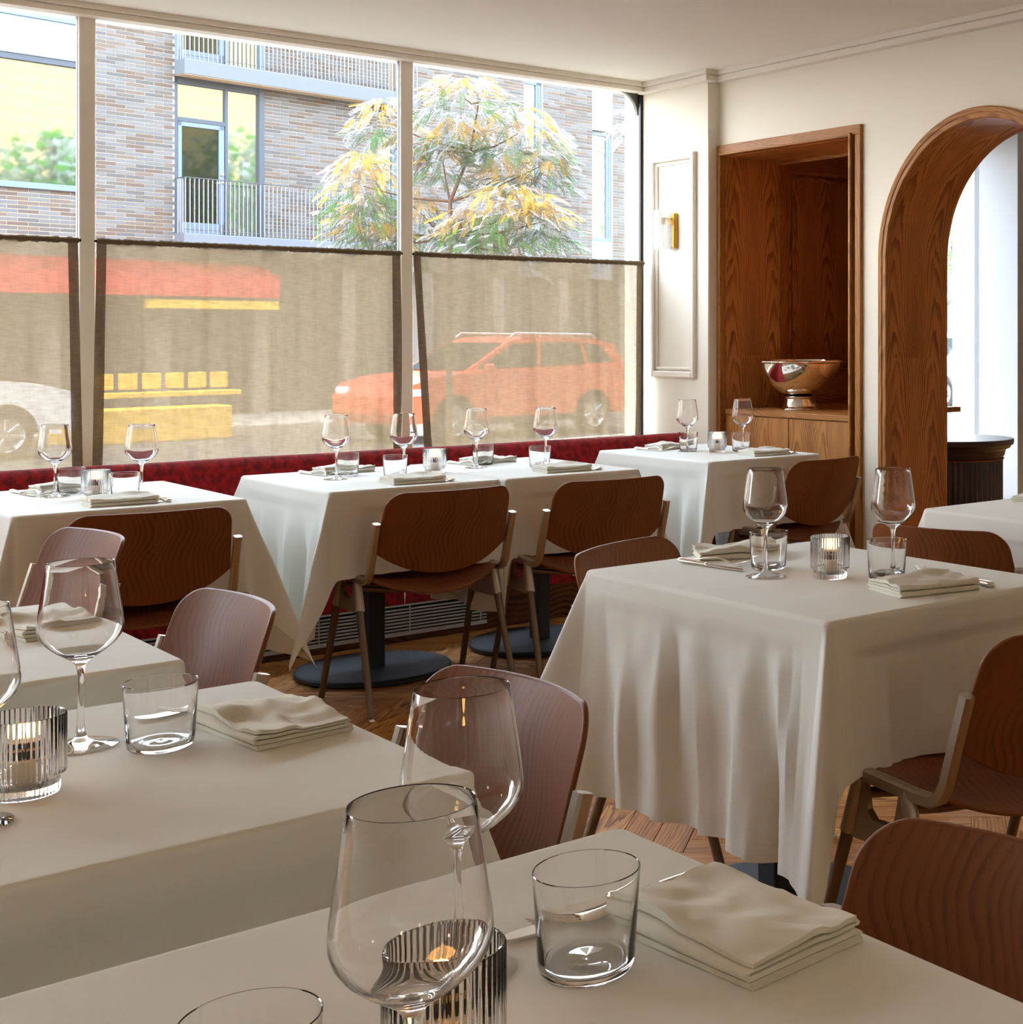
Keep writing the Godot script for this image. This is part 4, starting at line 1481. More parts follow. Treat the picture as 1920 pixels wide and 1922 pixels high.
func street() -> void:
	var g := solo("street", quick(Vector3(-60, -0.6, -60), Vector3(110, -0.33, -6.95), 0), mat(Color(0.31, 0.305, 0.295), 0.9))
	tag(g, "grey street outside the windows", "", "", "structure")
	var s := solo("pavement", quick(Vector3(-60, -0.4, -9.6), Vector3(110, -0.18, -6.99), 0.02), mat(Color(0.40, 0.385, 0.36), 0.9))
	tag(s, "pale pavement in front of the dining room", "", "", "structure")
	var l := MB.new()
	l.xf = Transform3D(Basis(Vector3.UP, 0.1943), Vector3(16.0, -0.33, -21.0))
	l.between(Vector3(-40, 0, 0), Vector3(60, 0.004, 0.14), 0)
	tag(solo("road_line", l, mat(Color(0.9, 0.89, 0.86), 0.8)), "white painted line along the street", "", "", "structure")
	var k := MB.new()
	k.xf = Transform3D(Basis(Vector3.UP, 0.1943), Vector3(8.76, -0.33, -27.9))
	k.between(Vector3(-40, -0.1, -0.4), Vector3(60, 0.15, 3.1), 0.02)
	tag(solo("pavement_far", k, mat(Color(0.64, 0.61, 0.57), 0.9)), "far pavement below the block of flats", "", "", "structure")
	# our own side of the street, which the windows opposite mirror
	var bt := Image.create(64, 64, false, Image.FORMAT_RGB8)
	for y in 64:
		for x in 64:
			var row := y / 8
			var j := y % 8 == 0 or (x + (16 if row % 2 else 0)) % 32 == 0
			bt.set_pixel(x, y, Color(0.88, 0.82, 0.70) if j else Color(0.78, 0.66, 0.45).darkened(0.12 * float((row * 7 + (x + (16 if row % 2 else 0)) / 32 * 5) % 4) / 3.0))
	var tan_m := mat(Color.WHITE, 0.9)
	tan_m.albedo_texture = ImageTexture.create_from_image(bt)
	tan_m.uv1_scale = Vector3(1.0, 1.2, 1)
	var n := thing("corner_building", Vector3(0, 0, -7.0))
	tag(n, "tan brick building on the near side of the street, seen only in the panes opposite", "building")
	part("upper_wall", quick(Vector3(-12, 2.80, 0.0), Vector3(12, 11.0, 0.3), 0, 1), tan_m, n)
	part("wall", quick(Vector3(12, -0.2, -0.3), Vector3(46, 12.0, 0.3), 0, 1), tan_m, n)
	for i in 8:
		for r in 2:
			var x := 14.0 + i * 3.6
			var y := 1.0 + r * 4.6
			var w := part("window", quick(Vector3(x, y, -0.36), Vector3(x + 1.3, y + 2.0, -0.29), 0.01, 1), M.dark, n)
			part("pane", quick(Vector3(x + 0.08, y + 0.08, -0.375), Vector3(x + 1.22, y + 0.96, -0.35), 0), mat(Color(0.62, 0.68, 0.72), 0.2), w)
			part("pane", quick(Vector3(x + 0.08, y + 1.04, -0.375), Vector3(x + 1.22, y + 1.92, -0.35), 0), mat(Color(0.62, 0.68, 0.72), 0.2), w)


func frond() -> ArrayMesh:
	# a feathery compound leaf hanging along +x
	var m := MB.new()
	var n := 10
	for i in n:
		var t := (i + 0.6) / n
		var o := Vector3(t * 0.23, -0.07 * t * t, 0)
		for s in [-1.0, 1.0]:
			var l := 0.058 * (1.0 - 0.55 * absf(t - 0.45))
			var d := Vector3(0.42, -0.18, s).normalized() * l
			var wv := Vector3(0.0125, 0.002, -0.005 * s)
			m.flat([o, o + d * 0.5 + wv, o + d, o + d * 0.5 - wv], Vector3(0.1, 1, 0.1 * s).normalized())
	return m.mesh()


func leaves(parent: Node3D, called: String, shape: Mesh, spots: Array, m: Material) -> void:
	var mm := MultiMesh.new()
	mm.transform_format = MultiMesh.TRANSFORM_3D
	mm.mesh = shape
	mm.instance_count = spots.size()
	for i in spots.size():
		mm.set_instance_transform(i, spots[i])
	var o := MultiMeshInstance3D.new()
	o.name = called
	o.multimesh = mm
	o.material_override = m
	o.set_meta("kind", "stuff")
	parent.add_child(o, true)


func leaf_mat(c: Color, back: float) -> StandardMaterial3D:
	var m := mat(c, 0.8)
	m.metallic_specular = 0.2
	m.backlight_enabled = true
	m.backlight = Color(back, back, back)
	return m


func locust(called: String, at: Vector3, label: String, clumps: Array, stem: Array, green: Material, gold: Material, per: float) -> void:
	var t := thing(called, at)
	tag(t, label, "tree")
	var bark := mat(Color(0.34, 0.25, 0.18), 0.9)
	var tm := MB.new()
	tm.tube(stem, range(stem.size()).map(func(i): return lerpf(0.048, 0.012, float(i) / (stem.size() - 1))), 10)
	part("trunk", tm, bark, t)
	var shape := frond()
	var a := []
	var b := []
	var bm := MB.new()
	# across the view and away from it
	var rt := Vector3(0.712, 0, 0.702)
	var fw := Vector3(0.702, 0, -0.712)
	for c in clumps:
		var ctr: Vector3 = rt * c[0] + Vector3.UP * c[1] + fw * rng.randf_range(-0.35, 0.35)
		# a bough out to the clump
		var from: Vector3 = stem[0]
		var best := 1e9
		for i in stem.size():
			var d: float = absf(stem[i].y - (ctr.y - 0.35))
			if d < best:
				best = d
				from = stem[i]
		bm.tube([from, from.lerp(ctr, 0.5) + Vector3(0, -0.08, 0), ctr + Vector3(0, -0.05, 0)], [0.02, 0.014, 0.006], 7)
		var cnt := int(per * c[2] * c[3] * 1300.0)
		for i in cnt:
			var ang := rng.randf() * TAU
			var rr := sqrt(rng.randf())
			var h := rng.randf_range(-1.0, 1.0)
			var spread := 1.0 - 0.45 * maxf(0.0, h)
			var off: Vector3 = rt * cos(ang) * rr * c[2] * spread + fw * sin(ang) * rr * c[2] * 0.8 * spread + Vector3.UP * (h * c[3] - 0.35 * c[3] * rr * rr)
			var yaw := atan2(-(off.z), off.x) + rng.randf_range(-0.8, 0.8)
			var basis := Basis(Vector3.UP, yaw) * Basis(Vector3(0, 0, 1), rng.randf_range(-0.95, 0.15)) * Basis(Vector3(1, 0, 0), rng.randf_range(-0.6, 0.6))
			basis = basis.scaled(Vector3.ONE * rng.randf_range(0.7, 1.15))
			var xf := Transform3D(basis, ctr + off)
			if h + rng.randf_range(-0.35, 0.35) + rr * 0.25 > 0.18:
				b.append(xf)
			else:
				a.append(xf)
	part("boughs", bm, bark, t)
	leaves(t, "green_foliage", shape, a, green)
	leaves(t, "golden_foliage", shape, b, gold)


func broadleaf(called: String, at: Vector3, label: String, h0: float, h1: float, r: float, cnt: int, m: Material, trunk_r: float) -> void:
	var t := thing(called, at)
	tag(t, label, "tree")
	var tm := MB.new()
	tm.tube([Vector3(0, -0.2, 0), Vector3(0.03, h0, 0.02), Vector3(0, h1 - 0.5, 0)], [trunk_r, trunk_r * 0.8, 0.05], 14)
	part("trunk", tm, mat(Color(0.40, 0.345, 0.28), 0.95), t)
	var lm := MB.new()
	for i in 7:
		var ang := TAU * i / 7.0
		var o := Vector3(cos(ang), 0.25 * sin(ang * 2.0), sin(ang)) * 0.07
		lm.flat([Vector3.ZERO, o * 0.6 + Vector3(-o.z, 0.01, o.x) * 0.35, o, o * 0.6 - Vector3(-o.z, 0.01, o.x) * 0.35], Vector3.UP)
	var spots := []
	for i in cnt:
		var d := Vector3(rng.randfn(), rng.randfn(), rng.randfn()).normalized()
		var k := pow(rng.randf(), 0.45)
		var p := Vector3(d.x * r, (h0 + h1) / 2 + d.y * (h1 - h0) / 2, d.z * r)
		p = Vector3(0, (h0 + h1) / 2, 0).lerp(p, k)
		spots.append(Transform3D(Basis.from_euler(Vector3(rng.randf_range(-0.9, 0.9), rng.randf() * TAU, rng.randf_range(-0.9, 0.9))).scaled(Vector3.ONE * rng.randf_range(1.4, 2.6)), p))
	leaves(t, "foliage", lm.mesh(), spots, m)


func car(called: String, at: Vector3, turn: float, label: String, paint: Color, tall: float, flip := false) -> void:
	var c := thing(called, at, turn)
	tag(c, label, "car")
	var pm := mat(paint, 0.25)
	pm.clearcoat_enabled = true
	pm.clearcoat = 0.8
	var gl := mat(Color(0.20, 0.24, 0.25), 0.05, 0.5)
	var rub := mat(Color(0.05, 0.05, 0.055), 0.8)
	var arch := func(poly: PackedVector2Array, cx: float) -> void:
		for i in 13:
			var a := PI * i / 12
			poly.append(Vector2(cx + 0.40 * cos(a), 0.33 + 0.40 * sin(a)))
	# side outline, the front at -x, wheel arches cut out of the sill
	var lo := PackedVector2Array([Vector2(-2.20, 0.30), Vector2(-2.28, 0.45), Vector2(-2.29, 0.70), Vector2(-2.18, 0.88), Vector2(-1.75, 0.99), Vector2(-1.15, 1.05), Vector2(0.3, 1.08), Vector2(1.9, 1.12), Vector2(2.20, 1.08), Vector2(2.28, 0.90), Vector2(2.29, 0.50), Vector2(2.22, 0.32)])
	arch.call(lo, 1.36)
	lo.append(Vector2(0.9, 0.26))
	lo.append(Vector2(-0.95, 0.26))
	arch.call(lo, -1.40)
	var bm := MB.new()
	bm.plate(lo, -0.88, 0.88)
	part("body", bm, pm, c)
	var hi := PackedVector2Array([Vector2(-1.15, 1.04), Vector2(-0.30, tall - 0.09), Vector2(0.05, tall - 0.01), Vector2(0.7, tall), Vector2(1.5, tall - 0.04), Vector2(1.95, tall - 0.14), Vector2(2.2, 1.08)])
	var cm := MB.new()
	cm.plate(hi, -0.74, 0.74)
	part("cabin", cm, pm, c)
	for s in [-1.0, 1.0]:
		for q in [[[-0.92, 1.09], [-0.22, tall - 0.13], [0.28, tall - 0.09], [0.28, 1.11]], [[0.36, 1.11], [0.36, tall - 0.09], [1.15, tall - 0.10], [1.30, 1.14]], [[1.38, 1.15], [1.24, tall - 0.11], [1.62, tall - 0.15], [1.92, 1.17]]]:
			var pl := PackedVector2Array()
			for k in q:
				pl.append(Vector2(k[0], k[1]))
			var wm := MB.new()
			wm.plate(pl, s * 0.735, s * 0.748)
			part("window", wm, gl, c)
		for x in [-1.40, 1.36]:
			var tm := MB.new()
			tm.xf = Transform3D(Basis(Vector3.RIGHT, PI / 2), Vector3(x, 0.33, s * 0.80))
			tm.lathe([Vector2(0.22, -0.10), Vector2(0.30, -0.11), Vector2(0.335, -0.08), Vector2(0.335, 0.08), Vector2(0.30, 0.11), Vector2(0.22, 0.10)], 40)
			var wh := part("wheel", tm, rub, c)
			var rm := MB.new()
			rm.xf = Transform3D(Basis(Vector3.RIGHT, PI / 2), Vector3(x, 0.33, s * 0.80))
			rm.lathe([Vector2(0.0001, -0.06), Vector2(0.18, -0.05), Vector2(0.225, -0.10), Vector2(0.225, 0.10), Vector2(0.18, 0.05), Vector2(0.0001, 0.06)], 32)
			for k in 7:
				rm.xf = Transform3D(Basis(Vector3(0, 0, 1), TAU * k / 7), Vector3(x, 0.33, s * 0.80)) * Transform3D(Basis(), Vector3(0, 0.11, 0))
				rm.box(Vector3.ZERO, Vector3(0.05, 0.21, 0.19), 0.01)
			part("rim", rm, mat(Color(0.72, 0.73, 0.74), 0.3, 0.8), wh)
		var mm := MB.new()
		mm.box(Vector3(-0.85, 1.12, s * 0.98), Vector3(0.10, 0.13, 0.18), 0.03)
		part("mirror", mm, pm, c)
		var rr := MB.new()
		rr.tube([Vector3(-0.2, tall - 0.02, s * 0.66), Vector3(-0.1, tall + 0.05, s * 0.66), Vector3(1.5, tall + 0.03, s * 0.66), Vector3(1.6, tall - 0.04, s * 0.66)], [0.018, 0.018, 0.018, 0.018], 8)
		part("roof_rail", rr, M.white_metal, c)
		part("sill_trim", quick(Vector3(-1.0, 0.25, s * 0.87 - 0.02), Vector3(0.96, 0.36, s * 0.87 + 0.02), 0.01, 0), rub, c)
		part("headlamp", quick(Vector3(-2.27, 0.70, s * 0.72 - 0.14), Vector3(-1.85, 0.84, s * 0.72 + 0.17), 0.03, 0), mat(Color(0.9, 0.92, 0.93), 0.1), c)
		part("tail_lamp", quick(Vector3(2.0, 0.86, s * 0.78 - 0.10), Vector3(2.295, 1.06, s * 0.78 + 0.11), 0.02, 0), mat(Color(0.6, 0.05, 0.05), 0.2), c)
	for e in 2:
		var sm := MB.new()
		if e == 0:
			sm.flat([Vector3(-1.10, 1.07, -0.68), Vector3(-0.34, tall - 0.11, -0.66), Vector3(-0.34, tall - 0.11, 0.66), Vector3(-1.10, 1.07, 0.68)].map(func(p): return p + Vector3(-0.012, 0.012, 0)), Vector3(-0.5, 0.8, 0).normalized())
		else:
			sm.flat([Vector3(2.16, 1.15, -0.68), Vector3(1.97, tall - 0.17, -0.66), Vector3(1.97, tall - 0.17, 0.66), Vector3(2.16, 1.15, 0.68)].map(func(p): return p + Vector3(0.012, 0.008, 0)), Vector3(0.9, 0.4, 0).normalized())
		part("windscreen" if e == 0 else "rear_window", sm, gl, c)


func outside() -> void:
	street()
	facade()
	var green := leaf_mat(Color(0.14, 0.29, 0.03), 0.6)
	var gold := leaf_mat(Color(0.56, 0.43, 0.10), 0.6)
	locust("honey_locust", Vector3(9.6, -0.33, -19.33), "young street tree with feathery golden and green leaves outside the window", [
		[-1.07, 4.75, 0.45, 0.30], [-1.15, 3.75, 0.62, 0.50], [-1.30, 3.25, 0.55, 0.40], [-0.62, 4.42, 0.34, 0.24], [0.28, 4.98, 0.72, 0.30], [0.90, 4.55, 0.75, 0.38], [1.28, 4.10, 0.42, 0.30], [0.15, 4.45, 0.5, 0.26],
		[-0.15, 4.15, 0.42, 0.30], [0.65, 3.95, 0.52, 0.26], [0.95, 3.35, 0.82, 0.42], [1.45, 3.25, 0.45, 0.32], [-0.45, 3.40, 0.34, 0.42], [0.30, 3.10, 0.48, 0.32], [-0.85, 3.0, 0.4, 0.3], [0.75, 2.85, 0.6, 0.3]],
		[Vector3(0, -0.1, 0), Vector3(0.0, 1.6, 0.0), Vector3(0.02, 3.0, 0.0), Vector3(0.01, 3.5, 0.01), Vector3(0.22, 4.2, 0.2), Vector3(0.3, 4.9, 0.28)], green, gold, 0.82)
	var pale := leaf_mat(Color(0.62, 0.53, 0.34), 0.7)  # leaf tones paled to put bright glare into the colour
	var olive := leaf_mat(Color(0.50, 0.48, 0.20), 0.8)
	locust("street_tree", Vector3(9.85, -0.18, -13.0), "leafy boughs of another street tree beside the white pier, coloured pale for glare", [[-0.95, 3.95, 0.42, 0.20], [-0.70, 3.65, 0.35, 0.22], [-0.55, 4.1, 0.4, 0.2], [0.2, 4.3, 0.7, 0.35]],
		[Vector3(0, -0.1, 0), Vector3(0.0, 2.4, 0.0), Vector3(0.02, 3.6, 0.0), Vector3(0.0, 4.4, 0.0)], olive, pale, 0.9)
	var mid := leaf_mat(Color(0.22, 0.42, 0.10), 0.7)
	broadleaf("plane_tree", Vector3(27.3, -0.3, -27.4), "green street tree with a pale trunk seen through the arch", 2.2, 9.5, 3.4, 2600, leaf_mat(Color(0.30, 0.48, 0.10), 0.8), 0.24)
	broadleaf("avenue_tree", Vector3(19.0, -0.3, -10.6), "leafy tree on the near pavement, mirrored in the panes opposite", 2.4, 7.6, 2.8, 2600, mid, 0.16)  # near-side trees out of view, placed for the panes opposite to mirror
	broadleaf("avenue_tree", Vector3(26.0, -0.3, -10.8), "second leafy tree on the near pavement, mirrored in the balcony door", 2.6, 8.6, 3.2, 2600, mid, 0.18)
	broadleaf("avenue_tree", Vector3(13.6, -0.3, -10.0), "small leafy tree out of view on the near pavement by the corner building", 2.6, 6.2, 1.9, 1300, mid, 0.12)
	car("parked_suv", Vector3(11.5, -0.33, -21.66), 0.1943, "orange car parked across the street, dim behind the curtain", Color(0.86, 0.27, 0.08), 1.60)
	car("parked_suv", Vector3(24.15, -0.33, -23.85), 0.1943, "white car with roof rails seen through the arch", Color(0.93, 0.93, 0.92), 1.66)
	car("parked_sedan", Vector3(3.15, -0.33, -22.2), 0.1943 + PI, "white car at the edge of the first curtain", Color(0.92, 0.93, 0.94), 1.45)
	# yellow street terrace
	var p := thing("street_terrace", Vector3(6.98, -0.33, -24.0), 0.1943)
	tag(p, "yellow painted planter and bench of a street terrace behind the curtain", "terrace")
	var ym := mat(Color(0.96, 0.74, 0.10), 0.6)
	part("planter", quick(Vector3(-1.35, 0, -0.25), Vector3(1.30, 0.52, 0.25), 0.02, 0), ym, p)
	part("bench", quick(Vector3(0.10, 0.62, -1.6), Vector3(2.3, 0.70, -1.2), 0.01, 0), ym, p)
	for i in 6:
		part("back_slat", quick(Vector3(0.10 + i * 0.38, 0.74, -1.65), Vector3(0.40 + i * 0.38, 1.0, -1.61), 0.01, 0), ym, p)
	for x in [0.3, 2.1]:
		part("leg", quick(Vector3(x - 0.04, 0, -1.5), Vector3(x + 0.04, 0.62, -1.3), 0.005, 1), M.dark, p)
	# house glimpsed through the arch
	var h := thing("town_house", Vector3(35.6, -0.3, -34.4), 0.1943)
	tag(h, "grey clapboard house with white window trim behind the street tree", "house")
	part("wall", quick(Vector3(-5, 0, -4), Vector3(8, 8.0, 0), 0.02, 0), mat(Color(0.50, 0.46, 0.43), 0.8), h)
	var wt := mat(Color(0.95, 0.95, 0.94), 0.5)
	for x in [-1.55, 0.9]:
		var w := part("window", quick(Vector3(x, 0.9, -0.02), Vector3(x + 1.0, 2.85, 0.03), 0.01, 1), mat(Color(0.28, 0.25, 0.21), 0.2), h)
		part("trim", quick(Vector3(x - 0.12, 2.85, -0.02), Vector3(x + 1.12, 2.98, 0.07), 0.01, 0), wt, w)
		part("trim", quick(Vector3(x - 0.12, 0.8, -0.02), Vector3(x, 2.9, 0.07), 0.01, 1), wt, w)
		part("trim", quick(Vector3(x + 1.0, 0.8, -0.02), Vector3(x + 1.12, 2.9, 0.07), 0.01, 1), wt, w)
	var gb := MB.new()
	gb.bar([Vector3(-2.4, 7.4, 0.1), Vector3(0.6, 4.9, 0.1)], Vector3(0, 0, 1), 0.06, 0.12, 0.01)
	gb.bar([Vector3(-2.4, 7.4, 0.1), Vector3(-5.2, 4.9, 0.1)], Vector3(0, 0, 1), 0.06, 0.12, 0.01)
	part("gable_trim", gb, wt, h)
	part("porch_roof", quick(Vector3(-3, 4.6, 0), Vector3(3, 4.85, 1.0), 0.02, 0), mat(Color(0.62, 0.60, 0.58), 0.8), h)


# ---------------------------------------------------------------- the scene
func _ready() -> void:
	rng.seed = 20240
	# camera: level, with a shifted lens; 2730 pixels of focal length in a frame 1922 high, the axis at pixel (1740, 630)
	var cam := Camera3D.new()
	cam.name = "camera"
	cam.projection = Camera3D.PROJECTION_FRUSTUM
	cam.near = 0.05
	cam.far = 400.0
	cam.size = 0.05 * 1922.0 / 2730.0
	cam.frustum_offset = Vector2(0.05 * (960.0 - 1740.0) / 2730.0, 0.05 * (630.0 - 961.0) / 2730.0)
	cam.position = Vector3(0, 1.28, 0)
	cam.rotation = Vector3(0, -deg_to_rad(44.6), 0)
	add_child(cam)
	cam.current = true
	# sky and exposure
	var we := WorldEnvironment.new()
	we.name = "environment"
	var env := Environment.new()
	env.background_mode = Environment.BG_SKY
	var sky := Sky.new()
	var sm := ProceduralSkyMaterial.new()
	sm.sky_top_color = Color(0.80, 0.87, 0.96)
	sm.sky_horizon_color = Color(0.97, 0.965, 0.95)
	sm.sky_curve = 0.2
	sm.ground_bottom_color = Color(0.42, 0.41, 0.40)
	sm.ground_horizon_color = Color(0.62, 0.61, 0.60)
	sm.sky_energy_multiplier = 1.0
	sky.sky_material = sm
	env.sky = sky
	env.background_energy_multiplier = 10.0
	env.tonemap_mode = Environment.TONE_MAPPER_LINEAR
	env.tonemap_exposure = 1.95
	env.sdfgi_enabled = true
	env.ssao_enabled = true
	env.ssil_enabled = true
	we.environment = env
	add_child(we)
	# high sun beyond the roofs: it lights tree tops and street, hardly the room
	var sun := DirectionalLight3D.new()
	sun.name = "sun"
	sun.light_color = Color(1.0, 0.95, 0.86)
	sun.light_energy = 1.3
	sun.light_angular_distance = 1.0
	sun.shadow_enabled = true
	add_child(sun)
	sun.look_at_from_position(Vector3(-0.42, 1.0, -0.10) * 50.0, Vector3.ZERO)

	make_materials()
	room()
	fill_ceiling_lamps()
	alcove()
	arch()
	sconce()
	drum()
	banquette()
	curtain("cafe_curtain", 0.40, 1.712, 0.40, 1.730, "sheer linen half curtain of the first bay, with the white car behind it", 301, [0.72, 0.33])
	curtain("cafe_curtain", 1.781, 3.080, 1.764, 3.080, "sheer linen half curtain of the middle bay, with yellow shapes showing through", 302, [0.335, 0.545, 0.86])
	curtain("cafe_curtain", 3.148, 4.442, 3.206, 4.430, "sheer linen half curtain beside the white pier, with the orange car showing through", 303, [0.30, 0.47, 0.78])
	for k in 2:  # curtains out of view, hung to dim low light from the side bays
		curtain("cafe_curtain", -2.36 + k * 1.38, -1.03 + k * 1.38, -2.36 + k * 1.38, -1.03 + k * 1.38, ["unseen linen half curtain, placed to dim low side light", "second unseen linen half curtain, placed to dim low side light"][k], 310 + k, [0.3, 0.7])
	outside()
	tables()
	chairs()
	make_ware()
	settings()


func fill_ceiling_lamps() -> void:
	# added fill lamps, shaped as recessed downlights, behind and above the viewer
	var k := 0
	for p in FILL_LAMPS:
		var l := thing("added_ceiling_light", Vector3(p.x, CEIL, p.y))
		tag(l, "added round ceiling lamp out of view behind the viewer, filling the room with light", "lamp", "added fill lamps behind the viewer")
		k += 1
		var rim := MB.new()
		rim.lathe([Vector2(0.085, 0.0), Vector2(0.085, -0.006), Vector2(0.10, -0.006), Vector2(0.104, 0.0)], 40)
		part("rim", rim, M.white_metal, l)
		var d := MB.new()
		d.lathe([Vector2(0.0001, -0.003), Vector2(0.086, -0.003)], 40)
		var dm := mat(Color(1, 1, 1), 0.8)
		dm.emission_enabled = true
		dm.emission = FILL_LAMP_COLOR
		dm.emission_energy_multiplier = 2.0
		part("diffuser", d, dm, l)
		var a := SpotLight3D.new()
		a.name = "lamp"
		a.position = Vector3(0, -0.02, 0)
		a.rotation = Vector3(-PI / 2, 0, 0)
		a.light_color = FILL_LAMP_COLOR
		a.light_energy = FILL_LAMP_ENERGY
		a.light_size = 0.08
		a.spot_angle = 80.0
		a.spot_range = 15.0
		a.spot_attenuation = 2.0
		a.spot_angle_attenuation = 1.0
		a.shadow_enabled = true
		l.add_child(a)


const FILL_LAMPS := [Vector2(-1.2, -3.4), Vector2(-1.6, -1.2), Vector2(0.2, 1.0), Vector2(2.2, 0.9), Vector2(-1.2, 1.2), Vector2(3.6, 0.2)]
const FILL_LAMP_COLOR := Color(1.0, 0.93, 0.83)
const FILL_LAMP_ENERGY := 0.35


func tables() -> void:
	table("pedestal_table", 1.07, 1.735, -5.70, -4.87, Vector2(1.45, -5.40), "small table by the banquette under the first curtain")
	table("pedestal_table", 1.995, 2.628, -5.70, -4.875, Vector2(2.385, -5.415), "black pedestal table by the banquette, left of the pair pushed together")
	table("pedestal_table", 2.645, 3.225, -5.70, -4.875, Vector2(3.095, -5.43), "black pedestal table by the banquette, right of the pair pushed together")
	table("pedestal_table", 3.60, 4.215, -5.80, -4.94, Vector2(3.92, -5.45), "small table at the end of the banquette by the white pier")
	table("pedestal_table", 1.74, 2.405, -2.865, -2.02, Vector2(2.02, -2.52), "square table with beige cloth in the middle of the room")
	table("pedestal_table", 0.03, 0.835, -2.305, -1.60, Vector2(0.43, -1.95), "table behind the nearest one, set for two")
	table("pedestal_table", 0.05, 0.865, -1.345, -0.64, Vector2(0.45, -1.0), "nearest table, in the foreground")
	table("pedestal_table", 0.0, 0.803, -3.25, -2.52, Vector2(0.40, -2.9), "third table from the viewer along the left")
	table("pedestal_table", 3.09, 3.90, -3.16, -2.45, Vector2(3.5, -2.8), "white clothed table in front of the oak arch")
	cloth("tablecloth", 1.07, 1.735, -5.70, -4.87, 0.50, 0.30, "white cloth on the small table under the first curtain", 1, 0.035, [1.0, 1.0, 1.0, 1.0])
	cloth("tablecloth", 1.995, 2.628, -5.70, -4.875, 0.50, 0.30, "white cloth with a long hanging corner on the left of the paired banquette tables", 2, 0.04, [0.12, 1.15, 1.0, 0.1])
	cloth("tablecloth", 2.645, 3.225, -5.70, -4.875, 0.48, 0.30, "white cloth on the right of the paired banquette tables", 3, 0.03, [1.0, 0.12, 0.1, 1.0])
	cloth("tablecloth", 3.60, 4.215, -5.80, -4.94, 0.50, 0.30, "white cloth on the table by the white pier", 4, 0.04, [1.0, 1.2, 1.0, 1.0])
	cloth("tablecloth", 1.74, 2.405, -2.865, -2.02, 0.50, 0.30, "beige-looking cloth hanging in soft ripples from the table in the middle of the room", 5, 0.030, [1.0, 1.25, 1.1, 1.0], 0.010)
	cloth("tablecloth", 0.03, 0.835, -2.305, -1.60, 0.30, 0.50, "white cloth on the table behind the nearest one", 6, 0.02, [1.0, 1.0, 1.0, 1.0])
	cloth("tablecloth", 0.05, 0.865, -1.345, -0.64, 0.30, 0.50, "white cloth on the nearest table", 7, 0.02, [1.0, 1.0, 1.0, 1.0])
	cloth("tablecloth", 0.0, 0.803, -3.25, -2.52, 0.30, 0.50, "white cloth on the third table from the viewer along the left", 8, 0.02, [1.0, 1.0, 1.0, 1.0])
	cloth("tablecloth", 3.09, 3.90, -3.16, -2.45, 0.30, 0.50, "white cloth on the table in front of the oak arch", 9, 0.03, [1.0, 1.0, 1.0, 1.0])


func chairs() -> void:
	var c := make_chair()
	c.position = Vector3(2.335, 0, -4.925)
	c.rotation.y = 0.0
	tag(c, "brown plywood chair, back to the viewer, at the left of the paired tables", "", "brown plywood dining chairs")
	for q in [
		[2.945, -4.855, -0.06, "brown plywood chair, back to the viewer, at the right of the paired tables"],
		[1.425, -4.965, -0.08, "brown plywood chair, back to the viewer, at the table under the first curtain"],
		[4.03, -4.965, 0.14, "brown plywood chair at the table by the white pier, in front of the oak cabinet"],
		[2.11, -2.90, PI + 0.42, "brown plywood chair at the far side of the rippled cloth table, facing the viewer"],
		[2.07, -1.955, 0.0, "brown plywood chair under the near side of the rippled cloth table, cut by the frame"],
		[0.845, -1.985, PI / 2 + 0.05, "brown plywood chair at the end of the second table, behind the tall wine glass"],
		[0.80, -3.02, PI / 2 + 0.03, "brown plywood chair at the end of the third table, behind the folded napkin"],
		[0.845, -0.955, PI / 2 + 0.02, "brown plywood chair at the end of the nearest table, cut by the frame corner"],
		[0.885, -4.28, PI / 2 + 0.12, "brown plywood chair standing sideways in front of the first banquette table"],
		[0.55, -3.50, PI, "pale looking chair back at the very edge of the frame, beyond the third table"],
		[3.06, -2.88, -PI / 2 + 0.2, "brown plywood chair with its back to the rippled cloth table, drawn up before the arch"]]:
		copy_of(c, "dining_chair", Vector3(q[0], 0, q[1]), q[2], q[3])


